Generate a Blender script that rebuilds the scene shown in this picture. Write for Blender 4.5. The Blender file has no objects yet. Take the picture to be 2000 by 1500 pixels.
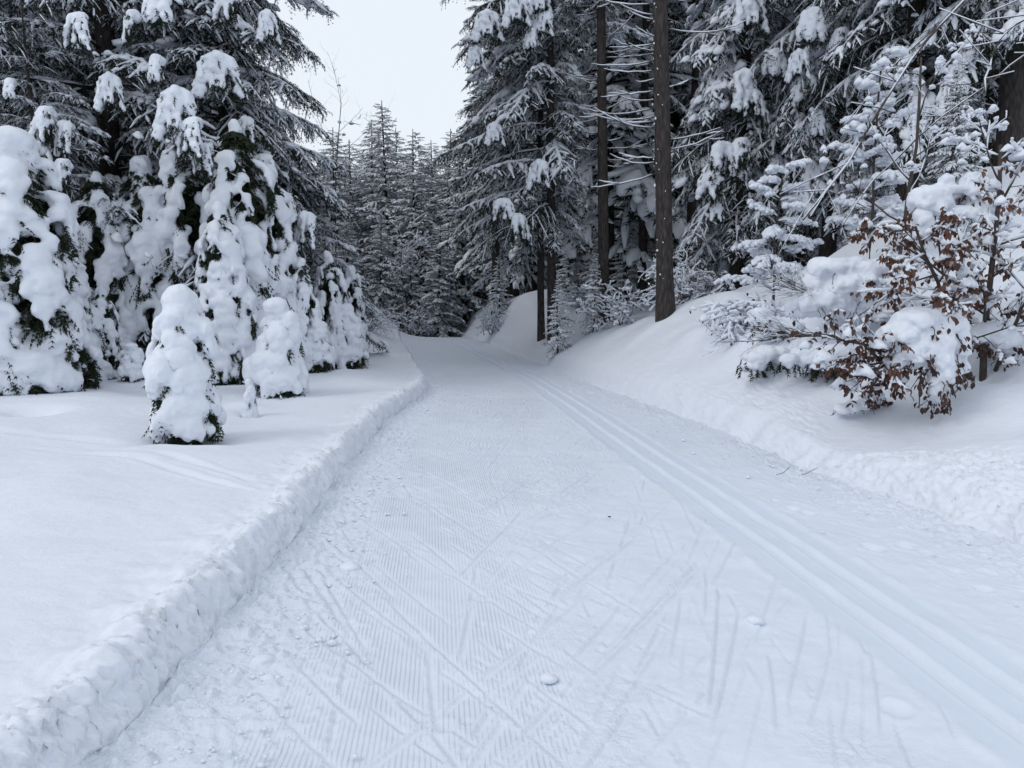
import bpy, math, random
import numpy as np
from mathutils import Vector, Matrix

# ------------------------------------------------------------------ camera, sky, sun, exposure
S = bpy.context.scene
COL = S.collection
CAM_H, FPX = 1.6, 1450.0
cam_d = bpy.data.cameras.new('camera'); cam = bpy.data.objects.new('camera', cam_d); COL.objects.link(cam)
cam_d.sensor_width = 36; cam_d.lens = 36 * FPX / 2000; cam_d.clip_start = 0.05; cam_d.clip_end = 2000
cam.location = (0, 0, CAM_H); cam.rotation_euler = (math.radians(90) - math.atan(150 / FPX), 0, 0)
S.camera = cam
SUN_EL, SUN_ROT = math.radians(42), math.radians(-112)
W = bpy.data.worlds.new('World'); S.world = W; W.use_nodes = True
nt = W.node_tree; bgn = nt.nodes['Background']
sky = nt.nodes.new('ShaderNodeTexSky'); sky.sky_type = 'NISHITA'; sky.sun_disc = False
sky.sun_elevation = SUN_EL; sky.sun_rotation = SUN_ROT; sky.dust_density = 4; sky.air_density = 1
ovc = nt.nodes.new('ShaderNodeMixRGB'); ovc.inputs[0].default_value = 0.95       # closed, even cloud cover over the sky
ovc.inputs[2].default_value = (7.9, 8.5, 9.2, 1)
nt.links.new(sky.outputs[0], ovc.inputs[1]); nt.links.new(ovc.outputs[0], bgn.inputs[0])
bgn.inputs[1].default_value = 0.104
sun_d = bpy.data.lights.new('sun', 'SUN'); sun = bpy.data.objects.new('sun', sun_d); COL.objects.link(sun)
sun_d.energy = 0.62; sun_d.angle = math.radians(22); sun_d.color = (1, 0.97, 0.93)
sdir = Vector((math.sin(SUN_ROT) * math.cos(SUN_EL), math.cos(SUN_ROT) * math.cos(SUN_EL), math.sin(SUN_EL)))
sun.rotation_euler = sdir.to_track_quat('Z', 'Y').to_euler()
S.view_settings.view_transform = 'Standard'; S.view_settings.look = 'None'
S.view_settings.exposure = 0.07; S.view_settings.gamma = 1; S.view_settings.use_curve_mapping = False
S.cycles.max_bounces = 6; S.cycles.diffuse_bounces = 4; S.cycles.glossy_bounces = 1; S.cycles.transmission_bounces = 1
S.cycles.use_denoising = True

rnd = random.Random(7)
def R_(a, b): return rnd.uniform(a, b)

# ------------------------------------------------------------------ numeric helpers
def sstep(t): t = np.clip(t, 0, 1); return t * t * (3 - 2 * t)
def _h(ix, iy, iz, s):
    n = (ix * 374761393 + iy * 668265263 + iz * 2147483647 + s * 1274126177) & 0xffffffff
    n = ((n ^ (n >> 13)) * 1274126177) & 0xffffffff
    return ((n ^ (n >> 16)) & 0xffff) / 32767.5 - 1.0
def noise2(x, y, s=0):
    x0 = np.floor(x); y0 = np.floor(y); fx = x - x0; fy = y - y0
    ix = x0.astype(np.int64); iy = y0.astype(np.int64)
    u = fx * fx * fx * (fx * (fx * 6 - 15) + 10); v = fy * fy * fy * (fy * (fy * 6 - 15) + 10)
    a = _h(ix, iy, 0, s); b = _h(ix + 1, iy, 0, s); c = _h(ix, iy + 1, 0, s); d = _h(ix + 1, iy + 1, 0, s)
    return (a + (b - a) * u) * (1 - v) + (c + (d - c) * u) * v
def noise3(P, s=0):
    F = np.floor(P); f = P - F; I = F.astype(np.int64); u = f * f * (3 - 2 * f); r = 0
    for dx in (0, 1):
        for dy in (0, 1):
            for dz in (0, 1):
                w = (u[:, 0] if dx else 1 - u[:, 0]) * (u[:, 1] if dy else 1 - u[:, 1]) * (u[:, 2] if dz else 1 - u[:, 2])
                r = r + w * _h(I[:, 0] + dx, I[:, 1] + dy, I[:, 2] + dz, s)
    return r
def fbm2(x, y, f, o=3, s=0):
    r = 0; a = 1
    for k in range(o): r = r + a * noise2(x * f, y * f, s + k * 17); f *= 2.07; a *= .5
    return r

def mesh(name, V, F, mats, mi=None, smooth=True):
    """V (n,3); F list of index arrays, (m,3) or (m,4)"""
    me = bpy.data.meshes.new(name)
    V = np.asarray(V, np.float32); F = [np.asarray(f, np.int32) for f in F if len(f)]
    me.vertices.add(len(V)); me.vertices.foreach_set('co', V.ravel())
    nl = sum(f.size for f in F); nf = sum(len(f) for f in F)
    me.loops.add(nl); me.loops.foreach_set('vertex_index', np.concatenate([f.ravel() for f in F]))
    tot = np.concatenate([np.full(len(f), f.shape[1], np.int32) for f in F])
    st = np.concatenate([[0], np.cumsum(tot)[:-1]]).astype(np.int32)
    me.polygons.add(nf); me.polygons.foreach_set('loop_start', st)
    if mi is not None: me.polygons.foreach_set('material_index', np.asarray(mi, np.int32))
    for m in (mats if isinstance(mats, (list, tuple)) else [mats]): me.materials.append(m)
    me.update(calc_edges=True)
    me.polygons.foreach_set('use_smooth', np.full(nf, bool(smooth)))
    return me
def link(name, me, parent=None, loc=None, rot=None, scale=None):
    o = bpy.data.objects.new(name, me); COL.objects.link(o)
    if parent: o.parent = parent
    if loc is not None: o.location = loc
    if rot is not None: o.rotation_euler = rot
    if scale is not None: o.scale = scale
    return o
def tag(o, label=None, cat=None, group=None, kind=None):
    if label: o['label'] = label
    if cat: o['category'] = cat
    if group: o['group'] = group
    if kind: o['kind'] = kind
    return o

class Geo:
    def __init__(s): s.V = []; s.T = []; s.Q = []; s.n = 0
    def add(s, V, T=None, Q=None):
        V = np.asarray(V, float); 
        if T is not None and len(T): s.T.append(np.asarray(T) + s.n)
        if Q is not None and len(Q): s.Q.append(np.asarray(Q) + s.n)
        s.V.append(V); s.n += len(V)
    def arr(s):
        V = np.concatenate(s.V) if s.V else np.zeros((0, 3))
        return V, (np.concatenate(s.T) if s.T else np.zeros((0, 3), int)), (np.concatenate(s.Q) if s.Q else np.zeros((0, 4), int))
    def merge(s, A, M=None):
        V, T, Q = A
        if M is not None: V = V @ M[:3, :3].T + M[:3, 3]
        s.add(V, T, Q)
    def build(s, name, mat, smooth=True):
        V, T, Q = s.arr(); return mesh(name, V, [T, Q], mat, smooth=smooth)

def tube(g, P, rad, k=4, sz=1.0, lift=0.0, cap=True):
    """tube round the polyline P; sz squashes it vertically"""
    P = np.asarray(P, float); n = len(P); rad = np.asarray(rad, float)
    T = np.gradient(P, axis=0); T /= np.linalg.norm(T, axis=1)[:, None] + 1e-9
    up = np.array([0, 0, 1.0]); A = np.cross(T, up); ln = np.linalg.norm(A, axis=1)
    A[ln < .12] = (1, 0, 0); A /= np.linalg.norm(A, axis=1)[:, None]
    B = np.cross(A, T)
    ang = np.arange(k) * 2 * math.pi / k + .4
    V = P[:, None, :] + rad[:, None, None] * (np.cos(ang)[None, :, None] * A[:, None, :] + sz * np.sin(ang)[None, :, None] * B[:, None, :])
    V = V.reshape(-1, 3); V[:, 2] += lift
    i = np.arange(n - 1)[:, None] * k; j = np.arange(k)[None, :]; j2 = (j + 1) % k
    Q = np.stack([i + j, i + j2, i + k + j2, i + k + j], -1).reshape(-1, 4)
    Tt = []
    if cap:
        V = np.vstack([V, P[0] + (0, 0, lift) - T[0] * rad[0] * .5, P[-1] + (0, 0, lift) + T[-1] * rad[-1] * .6])
        a = n * k; b = a + 1
        Tt = [(a, (q + 1) % k, q) for q in range(k)] + [(b, (n - 1) * k + q, (n - 1) * k + (q + 1) % k) for q in range(k)]
    g.add(V, Tt, Q)

def blades(g, P, T, ln, w, rng, fwd=.55, drop=.25, n=3):
    """needle blades springing from the points P along twigs with tangents T"""
    m = len(P)
    if not m: return
    T = T / (np.linalg.norm(T, axis=1)[:, None] + 1e-9)
    A = np.cross(T, np.array([0, 0, 1.0])); A /= np.linalg.norm(A, axis=1)[:, None] + 1e-6
    for q in range(n):
        if q < 2: Dv = A * (1 if q == 0 else -1) + T * fwd * 1.3 + np.array([0, 0, -drop])
        else: Dv = T * .9 + np.array([0, 0, -.75]) + A * rng.uniform(-.4, .4, (m, 1))
        Dv = Dv + rng.normal(0, .18, (m, 3)); Dv /= np.linalg.norm(Dv, axis=1)[:, None]
        l = ln * rng.uniform(.7, 1.3, (m, 1))
        Wd = np.cross(Dv, rng.normal(0, 1, (m, 3))); Wd /= np.linalg.norm(Wd, axis=1)[:, None] + 1e-6
        V = np.stack([P - Wd * w, P + Wd * w, P + Dv * l], 1).reshape(-1, 3)
        g.add(V, np.arange(m * 3).reshape(-1, 3))

# ------------------------------------------------------------------ materials
def newmat(name):
    m = bpy.data.materials.new(name); m.use_nodes = True; n = m.node_tree; b = n.nodes['Principled BSDF']; return m, n, b
def ramp(n, src, stops):
    r = n.nodes.new('ShaderNodeValToRGB'); e = r.color_ramp.elements
    for i, (p, c) in enumerate(stops):
        x = e[i] if i < 2 else e.new(p); x.position = p; x.color = (*c, 1)
    n.links.new(src, r.inputs[0]); return r.outputs[0]
def nz(n, scale, detail=4, coord=None, rough=.55):
    t = n.nodes.new('ShaderNodeTexNoise'); t.inputs['Scale'].default_value = scale; t.inputs['Detail'].default_value = detail
    t.inputs['Roughness'].default_value = rough
    if coord is None: coord = n.nodes.new('ShaderNodeTexCoord').outputs['Object']
    n.links.new(coord, t.inputs['Vector']); return t.outputs['Fac']
def bump(n, b, hs, prev=None):
    for h, st, di in hs:
        u = n.nodes.new('ShaderNodeBump'); u.inputs['Strength'].default_value = st; u.inputs['Distance'].default_value = di
        n.links.new(h, u.inputs['Height'])
        if prev is not None: n.links.new(prev, u.inputs['Normal'])
        prev = u.outputs[0]
    n.links.new(prev, b.inputs['Normal']); return prev
SNOWC = (.745, .78, .855)
def snow_mat(name, c=SNOWC, f1=9, f2=70, s1=.35, s2=.35):
    m, n, b = newmat(name)
    n.links.new(ramp(n, nz(n, 3, 3), [(.3, tuple(x * .965 for x in c)), (.7, c)]), b.inputs['Base Color'])
    b.inputs['Roughness'].default_value = .62; b.inputs['Specular IOR Level'].default_value = .25
    bump(n, b, [(nz(n, f1, 4), s1, .04), (nz(n, f2, 3), s2, .006)])
    return m
M_snow = snow_mat('snow')
M_load = snow_mat('snow_load', c=(.735, .77, .84), f1=7, f2=45, s1=.45, s2=.5)
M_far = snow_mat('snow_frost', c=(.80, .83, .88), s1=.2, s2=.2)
m, n, b = newmat('groomed_snow'); M_trail = m
n.links.new(ramp(n, nz(n, 2.2, 4), [(.3, (.67, .72, .81)), (.72, (.70, .745, .83))]), b.inputs['Base Color'])
b.inputs['Roughness'].default_value = .6; b.inputs['Specular IOR Level'].default_value = .25
_bc = b.inputs['Base Color'].links[0].from_socket; _pa = n.nodes.new('ShaderNodeAttribute'); _pa.attribute_name = 'pressed'
_mc = n.nodes.new('ShaderNodeMixRGB'); _mc.inputs[2].default_value = (.64, .70, .80, 1); n.links.new(_pa.outputs['Fac'], _mc.inputs[0]); n.links.new(_bc, _mc.inputs[1]); n.links.new(_mc.outputs[0], b.inputs['Base Color'])
uv = n.nodes.new('ShaderNodeUVMap'); uv.uv_map = 'lane'
sep = n.nodes.new('ShaderNodeSeparateXYZ'); n.links.new(uv.outputs[0], sep.inputs[0])
mu = n.nodes.new('ShaderNodeMath'); mu.operation = 'MULTIPLY'; mu.inputs[1].default_value = 2 * math.pi / .021; n.links.new(sep.outputs[0], mu.inputs[0])
si = n.nodes.new('ShaderNodeMath'); si.operation = 'SINE'; n.links.new(mu.outputs[0], si.inputs[0])
at = n.nodes.new('ShaderNodeAttribute'); at.attribute_name = 'comb'
mm = n.nodes.new('ShaderNodeMath'); mm.operation = 'MULTIPLY'; n.links.new(si.outputs[0], mm.inputs[0]); n.links.new(at.outputs['Fac'], mm.inputs[1])
at2 = n.nodes.new('ShaderNodeAttribute'); at2.attribute_name = 'rough'
def mulnode(a, bb):
    q = n.nodes.new('ShaderNodeMath'); q.operation = 'MULTIPLY'; n.links.new(a, q.inputs[0]); n.links.new(bb, q.inputs[1]); return q.outputs[0]
bump(n, b, [(mm.outputs[0], .55, .0045), (mulnode(nz(n, 45, 3), at2.outputs['Fac']), .55, .02), (mulnode(nz(n, 130, 2), at2.outputs['Fac']), .4, .006)])

def needle_mat(name, c0, c1):
    m, n, b = newmat(name)
    n.links.new(ramp(n, nz(n, 4, 3), [(.3, c0), (.7, c1)]), b.inputs['Base Color'])
    b.inputs['Roughness'].default_value = .6; b.inputs['Specular IOR Level'].default_value = .2
    return m
M_needle = needle_mat('spruce_needles', (.008, .013, .010), (.022, .030, .020))
M_needle2 = needle_mat('young_needles', (.010, .017, .010), (.028, .038, .019))
m, n, b = newmat('bark'); M_bark = m
tc = n.nodes.new('ShaderNodeTexCoord'); mp = n.nodes.new('ShaderNodeMapping'); mp.inputs['Scale'].default_value = (14, 14, 3.2)
n.links.new(tc.outputs['Object'], mp.inputs[0])
vo = n.nodes.new('ShaderNodeTexVoronoi'); vo.inputs['Scale'].default_value = 1.6; n.links.new(mp.outputs[0], vo.inputs['Vector'])
mx = n.nodes.new('ShaderNodeMixRGB'); mx.blend_type = 'MULTIPLY'; mx.inputs[0].default_value = .8
n.links.new(ramp(n, nz(n, 1.5, 5, mp.outputs[0]), [(.3, (.020, .016, .015)), (.7, (.078, .064, .060))]), mx.inputs[1])
n.links.new(ramp(n, vo.outputs['Distance'], [(.1, (1.15, 1.1, 1.1)), (.7, (.3, .28, .27))]), mx.inputs[2])
n.links.new(mx.outputs[0], b.inputs['Base Color']); b.inputs['Roughness'].default_value = .85
bump(n, b, [(vo.outputs['Distance'], .8, -.02), (nz(n, 40), .4, .01)])
m, n, b = newmat('twig_bark'); M_twig = m; b.inputs['Base Color'].default_value = (.045, .032, .028, 1); b.inputs['Roughness'].default_value = .8
n.links.new(ramp(n, nz(n, 12), [(.3, (.03, .022, .02)), (.7, (.075, .056, .048))]), b.inputs['Base Color'])
m, n, b = newmat('dead_beech_leaf'); M_leaf = m
oi = n.nodes.new('ShaderNodeObjectInfo')
ad = n.nodes.new('ShaderNodeMath'); ad.operation = 'ADD'; n.links.new(nz(n, 6), ad.inputs[0])
ml = n.nodes.new('ShaderNodeMath'); ml.operation = 'MULTIPLY_ADD'; ml.inputs[1].default_value = .5; ml.inputs[2].default_value = -.25
n.links.new(oi.outputs['Random'], ml.inputs[0]); n.links.new(ml.outputs[0], ad.inputs[1])
n.links.new(ramp(n, ad.outputs[0], [(.25, (.026, .010, .009)), (.5, (.062, .023, .015)), (.8, (.14, .056, .028))]), b.inputs['Base Color'])
b.inputs['Roughness'].default_value = .6

# ------------------------------------------------------------------ terrain
_yt = np.linspace(-40, 400, 4401)
def table(pts, sig):
    y = np.interp(_yt, [p[0] for p in pts], [p[1] for p in pts]); k = np.exp(-.5 * (np.arange(-60, 61) * .1 / sig) ** 2); k /= k.sum()
    return np.convolve(np.pad(y, 60, 'edge'), k, 'valid')
TL = table([(-40, -1.3), (2.5, -1.46), (4.9, -1.47), (8.3, -1.68), (11, -1.75), (13.4, -1.5), (15.5, -1.75), (18, -2.25), (23, -3.1), (30, -4.3), (38.7, -5.9), (50, -9), (70, -16), (400, -120)], .7)
TR = table([(-40, 4.0), (2.5, 3.6), (4.9, 3.4), (7, 3.0), (10, 2.64), (13.7, 1.9), (21, .73), (30, -.8), (38.7, -2.1), (50, -4.6), (70, -11), (400, -115)], .9)
TT = table([(-40, 3.0), (1.5, 2.15), (2.8, 2.03), (4.5, 1.87), (6.2, 1.68), (9.2, 1.34), (11.5, 1.1), (16.6, .46), (24, -.75), (33, -2.4), (38.7, -3.4), (50, -6.4), (70, -13), (400, -117)], .7)
def xL(y): return np.interp(y, _yt, TL)
def xR(y): return np.interp(y, _yt, TR)
def xT(y): return np.interp(y, _yt, TT)
BUMPS = []     # (x, y, height, rx, ry)
def dropz(y): return -.9 * sstep((y - 39) / 14) + np.maximum(y - 75, 0) * .03
def ground(x, y):
    x = np.asarray(x, float); y = np.asarray(y, float)
    l = xL(y) - x; r = x - xR(y)
    zl = .19 * sstep(l / .15) + .02 * np.exp(-((l - .18) / .10) ** 2) + .04 * np.clip(l, 0, 6) + .07 * np.maximum(l - 6, 0) * np.exp(-np.maximum(l - 6, 0) / 60)
    zl = zl + 1.35 * sstep((y - 25) / 11) * sstep(l / 2.6)
    g = .42 + .58 * sstep((y - 6.5) / 6)
    far = 1 - .3 * sstep((y - 16) / 10)
    zr = .17 * sstep(r / .3) + 2.9 * (1 - np.exp(-np.maximum(r, 0) / 4.3)) * g * far + .07 * np.maximum(r - 7, 0)
    zr = zr + 1.0 * sstep((y - 24) / 6) * sstep((r - .1) / 1.4) * (1 - .6 * sstep((r - 2.2) / 3.5))
    z = np.where(l > 0, zl, np.where(r > 0, zr, 0.0))
    off = sstep((np.maximum(l, r) - .35) / 1.6)
    z = z + off * (.10 * fbm2(x, y, .35, 3, 5) + .02 * fbm2(x, y, 1.7, 2, 9)) + sstep((r - .5) / 1.2) * (.055 * fbm2(x, y, .95, 2, 29) + .05 * np.maximum(fbm2(x, y, 1.5, 2, 33), 0)) * sstep((26 - y) / 8)
    for bx, by, bh, rx, ry in BUMPS:
        z = z + bh * np.exp(-((x - bx) / rx) ** 2 - ((y - by) / ry) ** 2)
    return z + dropz(y)
def gz(x, y): return float(ground(np.array([x]), np.array([y]))[0])
def X(px, d): return (px - 1000) / FPX * d
def Z(py, d): return CAM_H + (600 - py) / FPX * d

BUMPS += [
 (X(1960, 14), 15.0, 1.7, 2.0, 3.0), (X(2000, 10), 10.5, .35, 1.3, 1.4),             # steep hillside far right
 (X(1850, 7.2), 7.4, -.22, 1.0, .9),                                                    # hollow below the beech
 (X(1480, 11.6), 11.7, .30, .42, .35), (X(1590, 10.9), 11.1, .30, .42, .35), (X(1420, 12.6), 12.7, .22, .35, .4), (X(1540, 10.2), 10.3, .16, .3, .25), (X(1640, 9.6), 9.7, .14, .35, .25), (X(1365, 13.5), 13.6, .12, .4, .35),
 (X(1660, 10.5), 10.6, .2, .5, .5), (X(1700, 12.5), 12.8, .35, .7, .6), (X(1420, 15), 15.4, .3, .8, .7), (X(1500, 10.3), 10.3, .13, .45, .35),
 (X(1330, 16), 16.2, .22, .9, .8), (X(1230, 17), 17.8, .08, 1.0, .8),
 (.7, 33, .3, 1.7, 3.6), (X(1110, 26), 26.5, .25, .6, .8), (X(1145, 25), 25.5, .3, .5, .8),
 (X(735, 37), 37, .8, 1.3, 3), (X(760, 20), 20.5, .16, .5, .7), (X(700, 24), 24, .3, 1.0, 2),
 (X(300, 12.4), 12.6, .2, .6, .5), (X(520, 13.4), 13.8, .15, .6, .6),
 (X(356, 7.7), 7.6, -.15, .40, .34), (X(484, 9.6), 9.55, -.13, .12, .14), (X(470, 10.1), 10.2, .1, .35, .25), (X(60, 8.6), 8.6, -.2, .25, .2),
 (X(1477, 8.9), 8.85, -.12, .2, .2), (X(1915, 8.6), 8.7, -.25, .3, .4),
]

def build_terrain():
    ys = [-30., -20, -12, -7, -4, -2, -.6, .4, 1.0, 1.4]
    while ys[-1] < 44: ys.append(ys[-1] + max(.007, (.0042 if ys[-1] < 7 else .007) * ys[-1]))
    while ys[-1] < 300: ys.append(ys[-1] + ys[-1] * .02)
    ys = np.array(ys); ny = len(ys)
    nt_ = 450; s = np.linspace(0, 1, nt_)
    lo = [0.]; st = .011
    while lo[-1] < 130: lo.append(lo[-1] + st); st *= (1.005 if lo[-1] < .7 else 1.06)
    lo = np.array(lo[1:]); ro = [0.]; st = .013
    while ro[-1] < 130: ro.append(ro[-1] + st); st *= (1.005 if ro[-1] < .9 else 1.06)
    ro = np.array(ro[1:])
    YL = xL(ys) + .045 * noise2(ys * 1.6, ys * 0, 3) * sstep(ys / 3) + .03 * noise2(ys * 5, ys * 0, 4); YR = xR(ys) + .03 * noise2(ys * 1.7, ys * 0, 6) + .035 * noise2(ys * 5, ys * 0, 8)
    Xt = YL[:, None] + (YR - YL)[:, None] * s[None, :]
    Xs = np.hstack([(YL[:, None] - lo[None, ::-1]), Xt, YR[:, None] + ro[None, :]])
    nlo, nro = len(lo), len(ro); nx = Xs.shape[1]
    Ys = np.repeat(ys[:, None], nx, 1)
    x = Xs.ravel(); y = Ys.ravel(); L = np.repeat(YL, nx) - x; Rr = x - np.repeat(YR, nx)
    z = ground(x + 0, y)
    # edge profile follows the wobbling border, not the smooth one
    near = np.clip(1.3 - y / 38, .12, 1)
    # crumbly left bank
    ml = np.exp(-((L - .12) / .13) ** 2) * (L > 0)
    bil = np.abs(noise2(x * 9, y * 7, 11)) + .6 * np.abs(noise2(x * 21, y * 19, 12)) + .35 * np.abs(noise2(x * 45, y * 45, 13))
    z += (L > -.0) * .02 * near * fbm2(x, y, 6, 3, 31) * np.exp(-((L - .3) / .25) ** 2)
    mr = sstep(Rr / .08) * (1 - sstep((Rr - .45 - .4 * noise2(y * .8, y * 0, 15)) / .45)) * (Rr > 0)
    bil2 = np.abs(noise2(x * 5.5, y * 5, 21)) + .6 * np.abs(noise2(x * 13, y * 12, 22)) + .35 * np.abs(noise2(x * 31, y * 30, 23)) + .2 * np.abs(noise2(x * 60, y * 60, 24))
    # trail surface
    inn = (L <= 0) & (Rr <= 0)
    tl = -L; tr = -Rr
    tk = x - np.repeat(xT(ys), nx)
    pan = sstep((.33 - np.abs(tk)) / .06)
    edgeL = np.exp(-(tl / (.38 + .2 * noise2(y * .9, y * 0, 41))) ** 2); edgeR = np.exp(-(tr / .6) ** 2)
    cr = np.maximum(noise2(x * 22, y * 20, 51) - .15, 0) + .7 * np.maximum(noise2(x * 45, y * 42, 52) - .2, 0)
    dz = inn * (.007 * fbm2(x, y, 2.3, 3, 61) + .0035 * fbm2(x, y, 9, 3, 62) * (1 - pan))
    dz += inn * (edgeL * (.042 * cr + .02) + edgeR * (.03 * cr + .012)) * near
    patch = sstep((fbm2(x, y, .8, 3, 71) - .15) / .5)
    midz = sstep((x + .15 + .1 * (y - 3)) / .6)
    dz += inn * (1 - pan) * (.25 + .75 * patch) * (.2 + .8 * midz) * .010 * cr
    # ski strokes: skating marks cut as shallow, one-sided grooves
    D = np.zeros((ny, nx)); Xg = Xs; near2 = near.reshape(ny, nx)
    rg = np.random.default_rng(5)
    strokes = []
    for k in range(300):
        yc = 2.2 + 18 * rg.random() ** 1.45; wl = float(xL(yc)); wr = float(xT(yc)) - .38
        if rg.random() < .45: xc = rg.uniform(wl + .5, min(wr - .7, .55)); ang = -rg.uniform(24, 44)
        else: xc = rg.uniform(wl + 1.3, wr - .1); ang = rg.uniform(14, 40) if xc < 1.0 else rg.uniform(2, 26)
        if rg.random() < .10: ang = rg.uniform(-12, 10)
        ln = rg.uniform(1.1, 3.2); dp = rg.uniform(.004, .0105) * (.85 if ang > 0 else 1)
        strokes.append((xc, yc, ang, ln, dp, rg.uniform(.015, .021)))
    for px0, py0, px1, py1, dp in [(620, 1130, 830, 1290, .009), (830, 1290, 850, 1500, .009), (1400, 1090, 1180, 1330, .011), (1425, 1100, 1415, 1480, .014), (1400, 1110, 1130, 1400, .011),
                                   (1740, 1290, 1775, 1500, .013), (1610, 1200, 1560, 1500, .012), (1530, 1290, 1560, 1500, .011), (1660, 1290, 1620, 1480, .011), (1280, 1040, 1080, 1200, .010),
                                   (560, 1330, 700, 1470, .009), (610, 1050, 760, 1180, .008), (1200, 1340, 1430, 1450, .008), (1840, 1300, 1960, 1480, .011), (1470, 1200, 1420, 1500, .013), (1395, 1120, 1400, 1230, .010), (1545, 1130, 1500, 1290, .009), (1340, 1080, 1250, 1190, .009), (1460, 1060, 1400, 1180, .009), (1700, 1350, 1690, 1500, .010),
                                   (1240, 1190, 1120, 1330, .010), (1150, 1350, 1010, 1500, .010), (1310, 1290, 1220, 1440, .009), (1880, 1400, 1930, 1500, .010), (1350, 1180, 1330, 1330, .009), (1190, 1010, 1060, 1090, .008), (1330, 990, 1210, 1070, .008),
                                   (960, 1230, 1130, 1350, .008), (700, 1100, 900, 1260, .008), (860, 1120, 1060, 1260, .007), (1010, 1340, 1200, 1490, .008), (560, 1180, 700, 1310, .008), (430, 1180, 560, 1340, .007)]:
        d0 = CAM_H * FPX / (py0 - 600); d1 = CAM_H * FPX / (py1 - 600); a0 = X(px0, d0); a1 = X(px1, d1)
        strokes.append(((a0 + a1) / 2, (d0 + d1) / 2, math.degrees(math.atan2(a0 - a1, d0 - d1)), math.hypot(a0 - a1, d0 - d1), dp * .85, .019))
    for xc, yc, ang, ln, dp, hw in strokes:
        a = math.radians(ang); dx, dy = math.sin(a), math.cos(a); hy = abs(dy) * ln / 2 + .1
        i0, i1 = np.searchsorted(ys, [yc - hy, yc + hy])
        if i1 <= i0: continue
        sx = Xg[i0:i1, nlo:nlo + nt_] - xc; sy = Ys[i0:i1, nlo:nlo + nt_] - yc
        t = sx * dx + sy * dy; w = sx * dy - sy * dx
        w = w + .007 * (t / ln) ** 2 * 4 * (1 if ang > 0 else -1)
        dp = dp * 1.15; side = -w / hw
        prof = np.where(np.abs(side) < 1, -(.35 + .65 * (side * .5 + .5)), 0) * sstep((1 - np.abs(side)) / .25) + .7 * np.exp(-((side - 1.45) / .4) ** 2)
        env = sstep((ln / 2 - np.abs(t)) / (.22 * ln))
        wg = env * sstep((2.3 - np.abs(side)) / .5); old = D[i0:i1, nlo:nlo + nt_]; D[i0:i1, nlo:nlo + nt_] = old * (1 - wg) + prof * dp * wg
    D = np.clip(D, -.026, .018).ravel()
    # corduroy mask
    comb = sstep((tl - .38) / .2) * (1 - sstep((x + .1 - .04 * (y - 3) + .25 * noise2(x * 1.2, y * .8, 81)) / .3)) + .55 * sstep((x - xT(y) - .45) / .1) * sstep((tr - .7) / .4)
    comb = comb * sstep((.0035 - np.abs(D)) / .003) * (1 - .9 * sstep((cr * edgeL - .02) / .1)) * inn * (1 - pan)
    comb = comb * (.55 + .45 * sstep((noise2(x * 2.3, y * 2, 83) + .5))) * sstep((30 - y) / 16)
    dz += D * inn * (1 - pan)
    # classic track: two pressed grooves with a smooth pan
    for o_ in (-.12, .12):
        q = np.abs(tk - o_); dz -= inn * .026 * sstep((.048 - q) / .02); dz += inn * .004 * np.exp(-((q - .06) / .012) ** 2)
    dz -= inn * pan * .004; pressed = pan * (1 - sstep((.058 - np.abs(np.abs(tk) - .12)) / .015))
    dz += inn * .008 * np.exp(-((np.abs(tk) - .35) / .03) ** 2) * (.6 + noise2(y * 7, y * 0, 91))
    # animal and pole prints
    for px_, py_, rr, dp in [(1725, 1083, .06, .03), (1793, 1080, .055, .022), (1896, 1133, .04, .02), (1955, 1170, .04, .02), (1560, 1003, .045, .02), (1592, 1012, .05, .02), (1525, 985, .03, .02),
                             (1848, 1115, .025, .015), (1487, 1235, .05, -.018), (1790, 1422, .05, .018), (1075, 1370, .05, .012), (1100, 1385, .035, .012), (1045, 1365, .03, .012), (945, 1190, .03, .012),
                             (937, 1240, .025, .014), (985, 1287, .025, .014), (865, 1460, .035, .014), (905, 1450, .02, .01)]:
        d0 = CAM_H * FPX / (py_ - 600); a0 = X(px_, d0); q = ((x - a0) / rr) ** 2 + ((y - d0) / (rr * 1.1)) ** 2
        dz -= inn * dp * np.exp(-q ** 1.5); dz += inn * abs(dp) * .25 * np.exp(-((np.sqrt(q) - 1.5) / .4) ** 2)
    z += dz
    # ski tracks ghosting across the left field
    sm = sstep((L - .4) / .3)
    for k, (x0, y0, x1, y1, w) in enumerate([(-4.4, 6.8, -1.9, 5.5, .035), (-4.4, 7.15, -1.95, 5.8, .035), (-6.5, 7.6, -4.0, 7.3, .06)]):
        t = np.clip(((x - x0) * (x1 - x0) + (y - y0) * (y1 - y0)) / ((x1 - x0) ** 2 + (y1 - y0) ** 2), 0, 1)
        q = np.hypot(x - x0 - t * (x1 - x0), y - y0 - t * (y1 - y0)) + .03 * noise2(x * 3, y * 3, 95 + k)
        z += sm * (-.02 * np.exp(-(q / w) ** 2) + .008 * np.exp(-((q - 2.1 * w) / w) ** 2))
    dz_r = sstep((Rr - .3) / .4) * np.clip(1.2 - y / 15, 0, 1)
    z += dz_r * .012 * fbm2(x, y, 3.2, 3, 97) + sstep((L - .3) / .4) * np.clip(1.2 - y / 15, 0, 1) * .005 * fbm2(x, y, 3.2, 3, 98)
    Zg = z.reshape(ny, nx); gx = np.gradient(Zg, axis=1) / np.gradient(Xs, axis=1); gy = np.gradient(Zg, axis=0) / np.gradient(Ys, axis=0)
    Nn = np.stack([-gx.ravel(), -gy.ravel(), np.ones(ny * nx)], 1); Nn /= np.linalg.norm(Nn, axis=1)[:, None]
    V = np.stack([x, y, z], 1)
    sel = (ml * near > .02) | ((mr > .02) & (y < 24)); Ps = V[sel]
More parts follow.
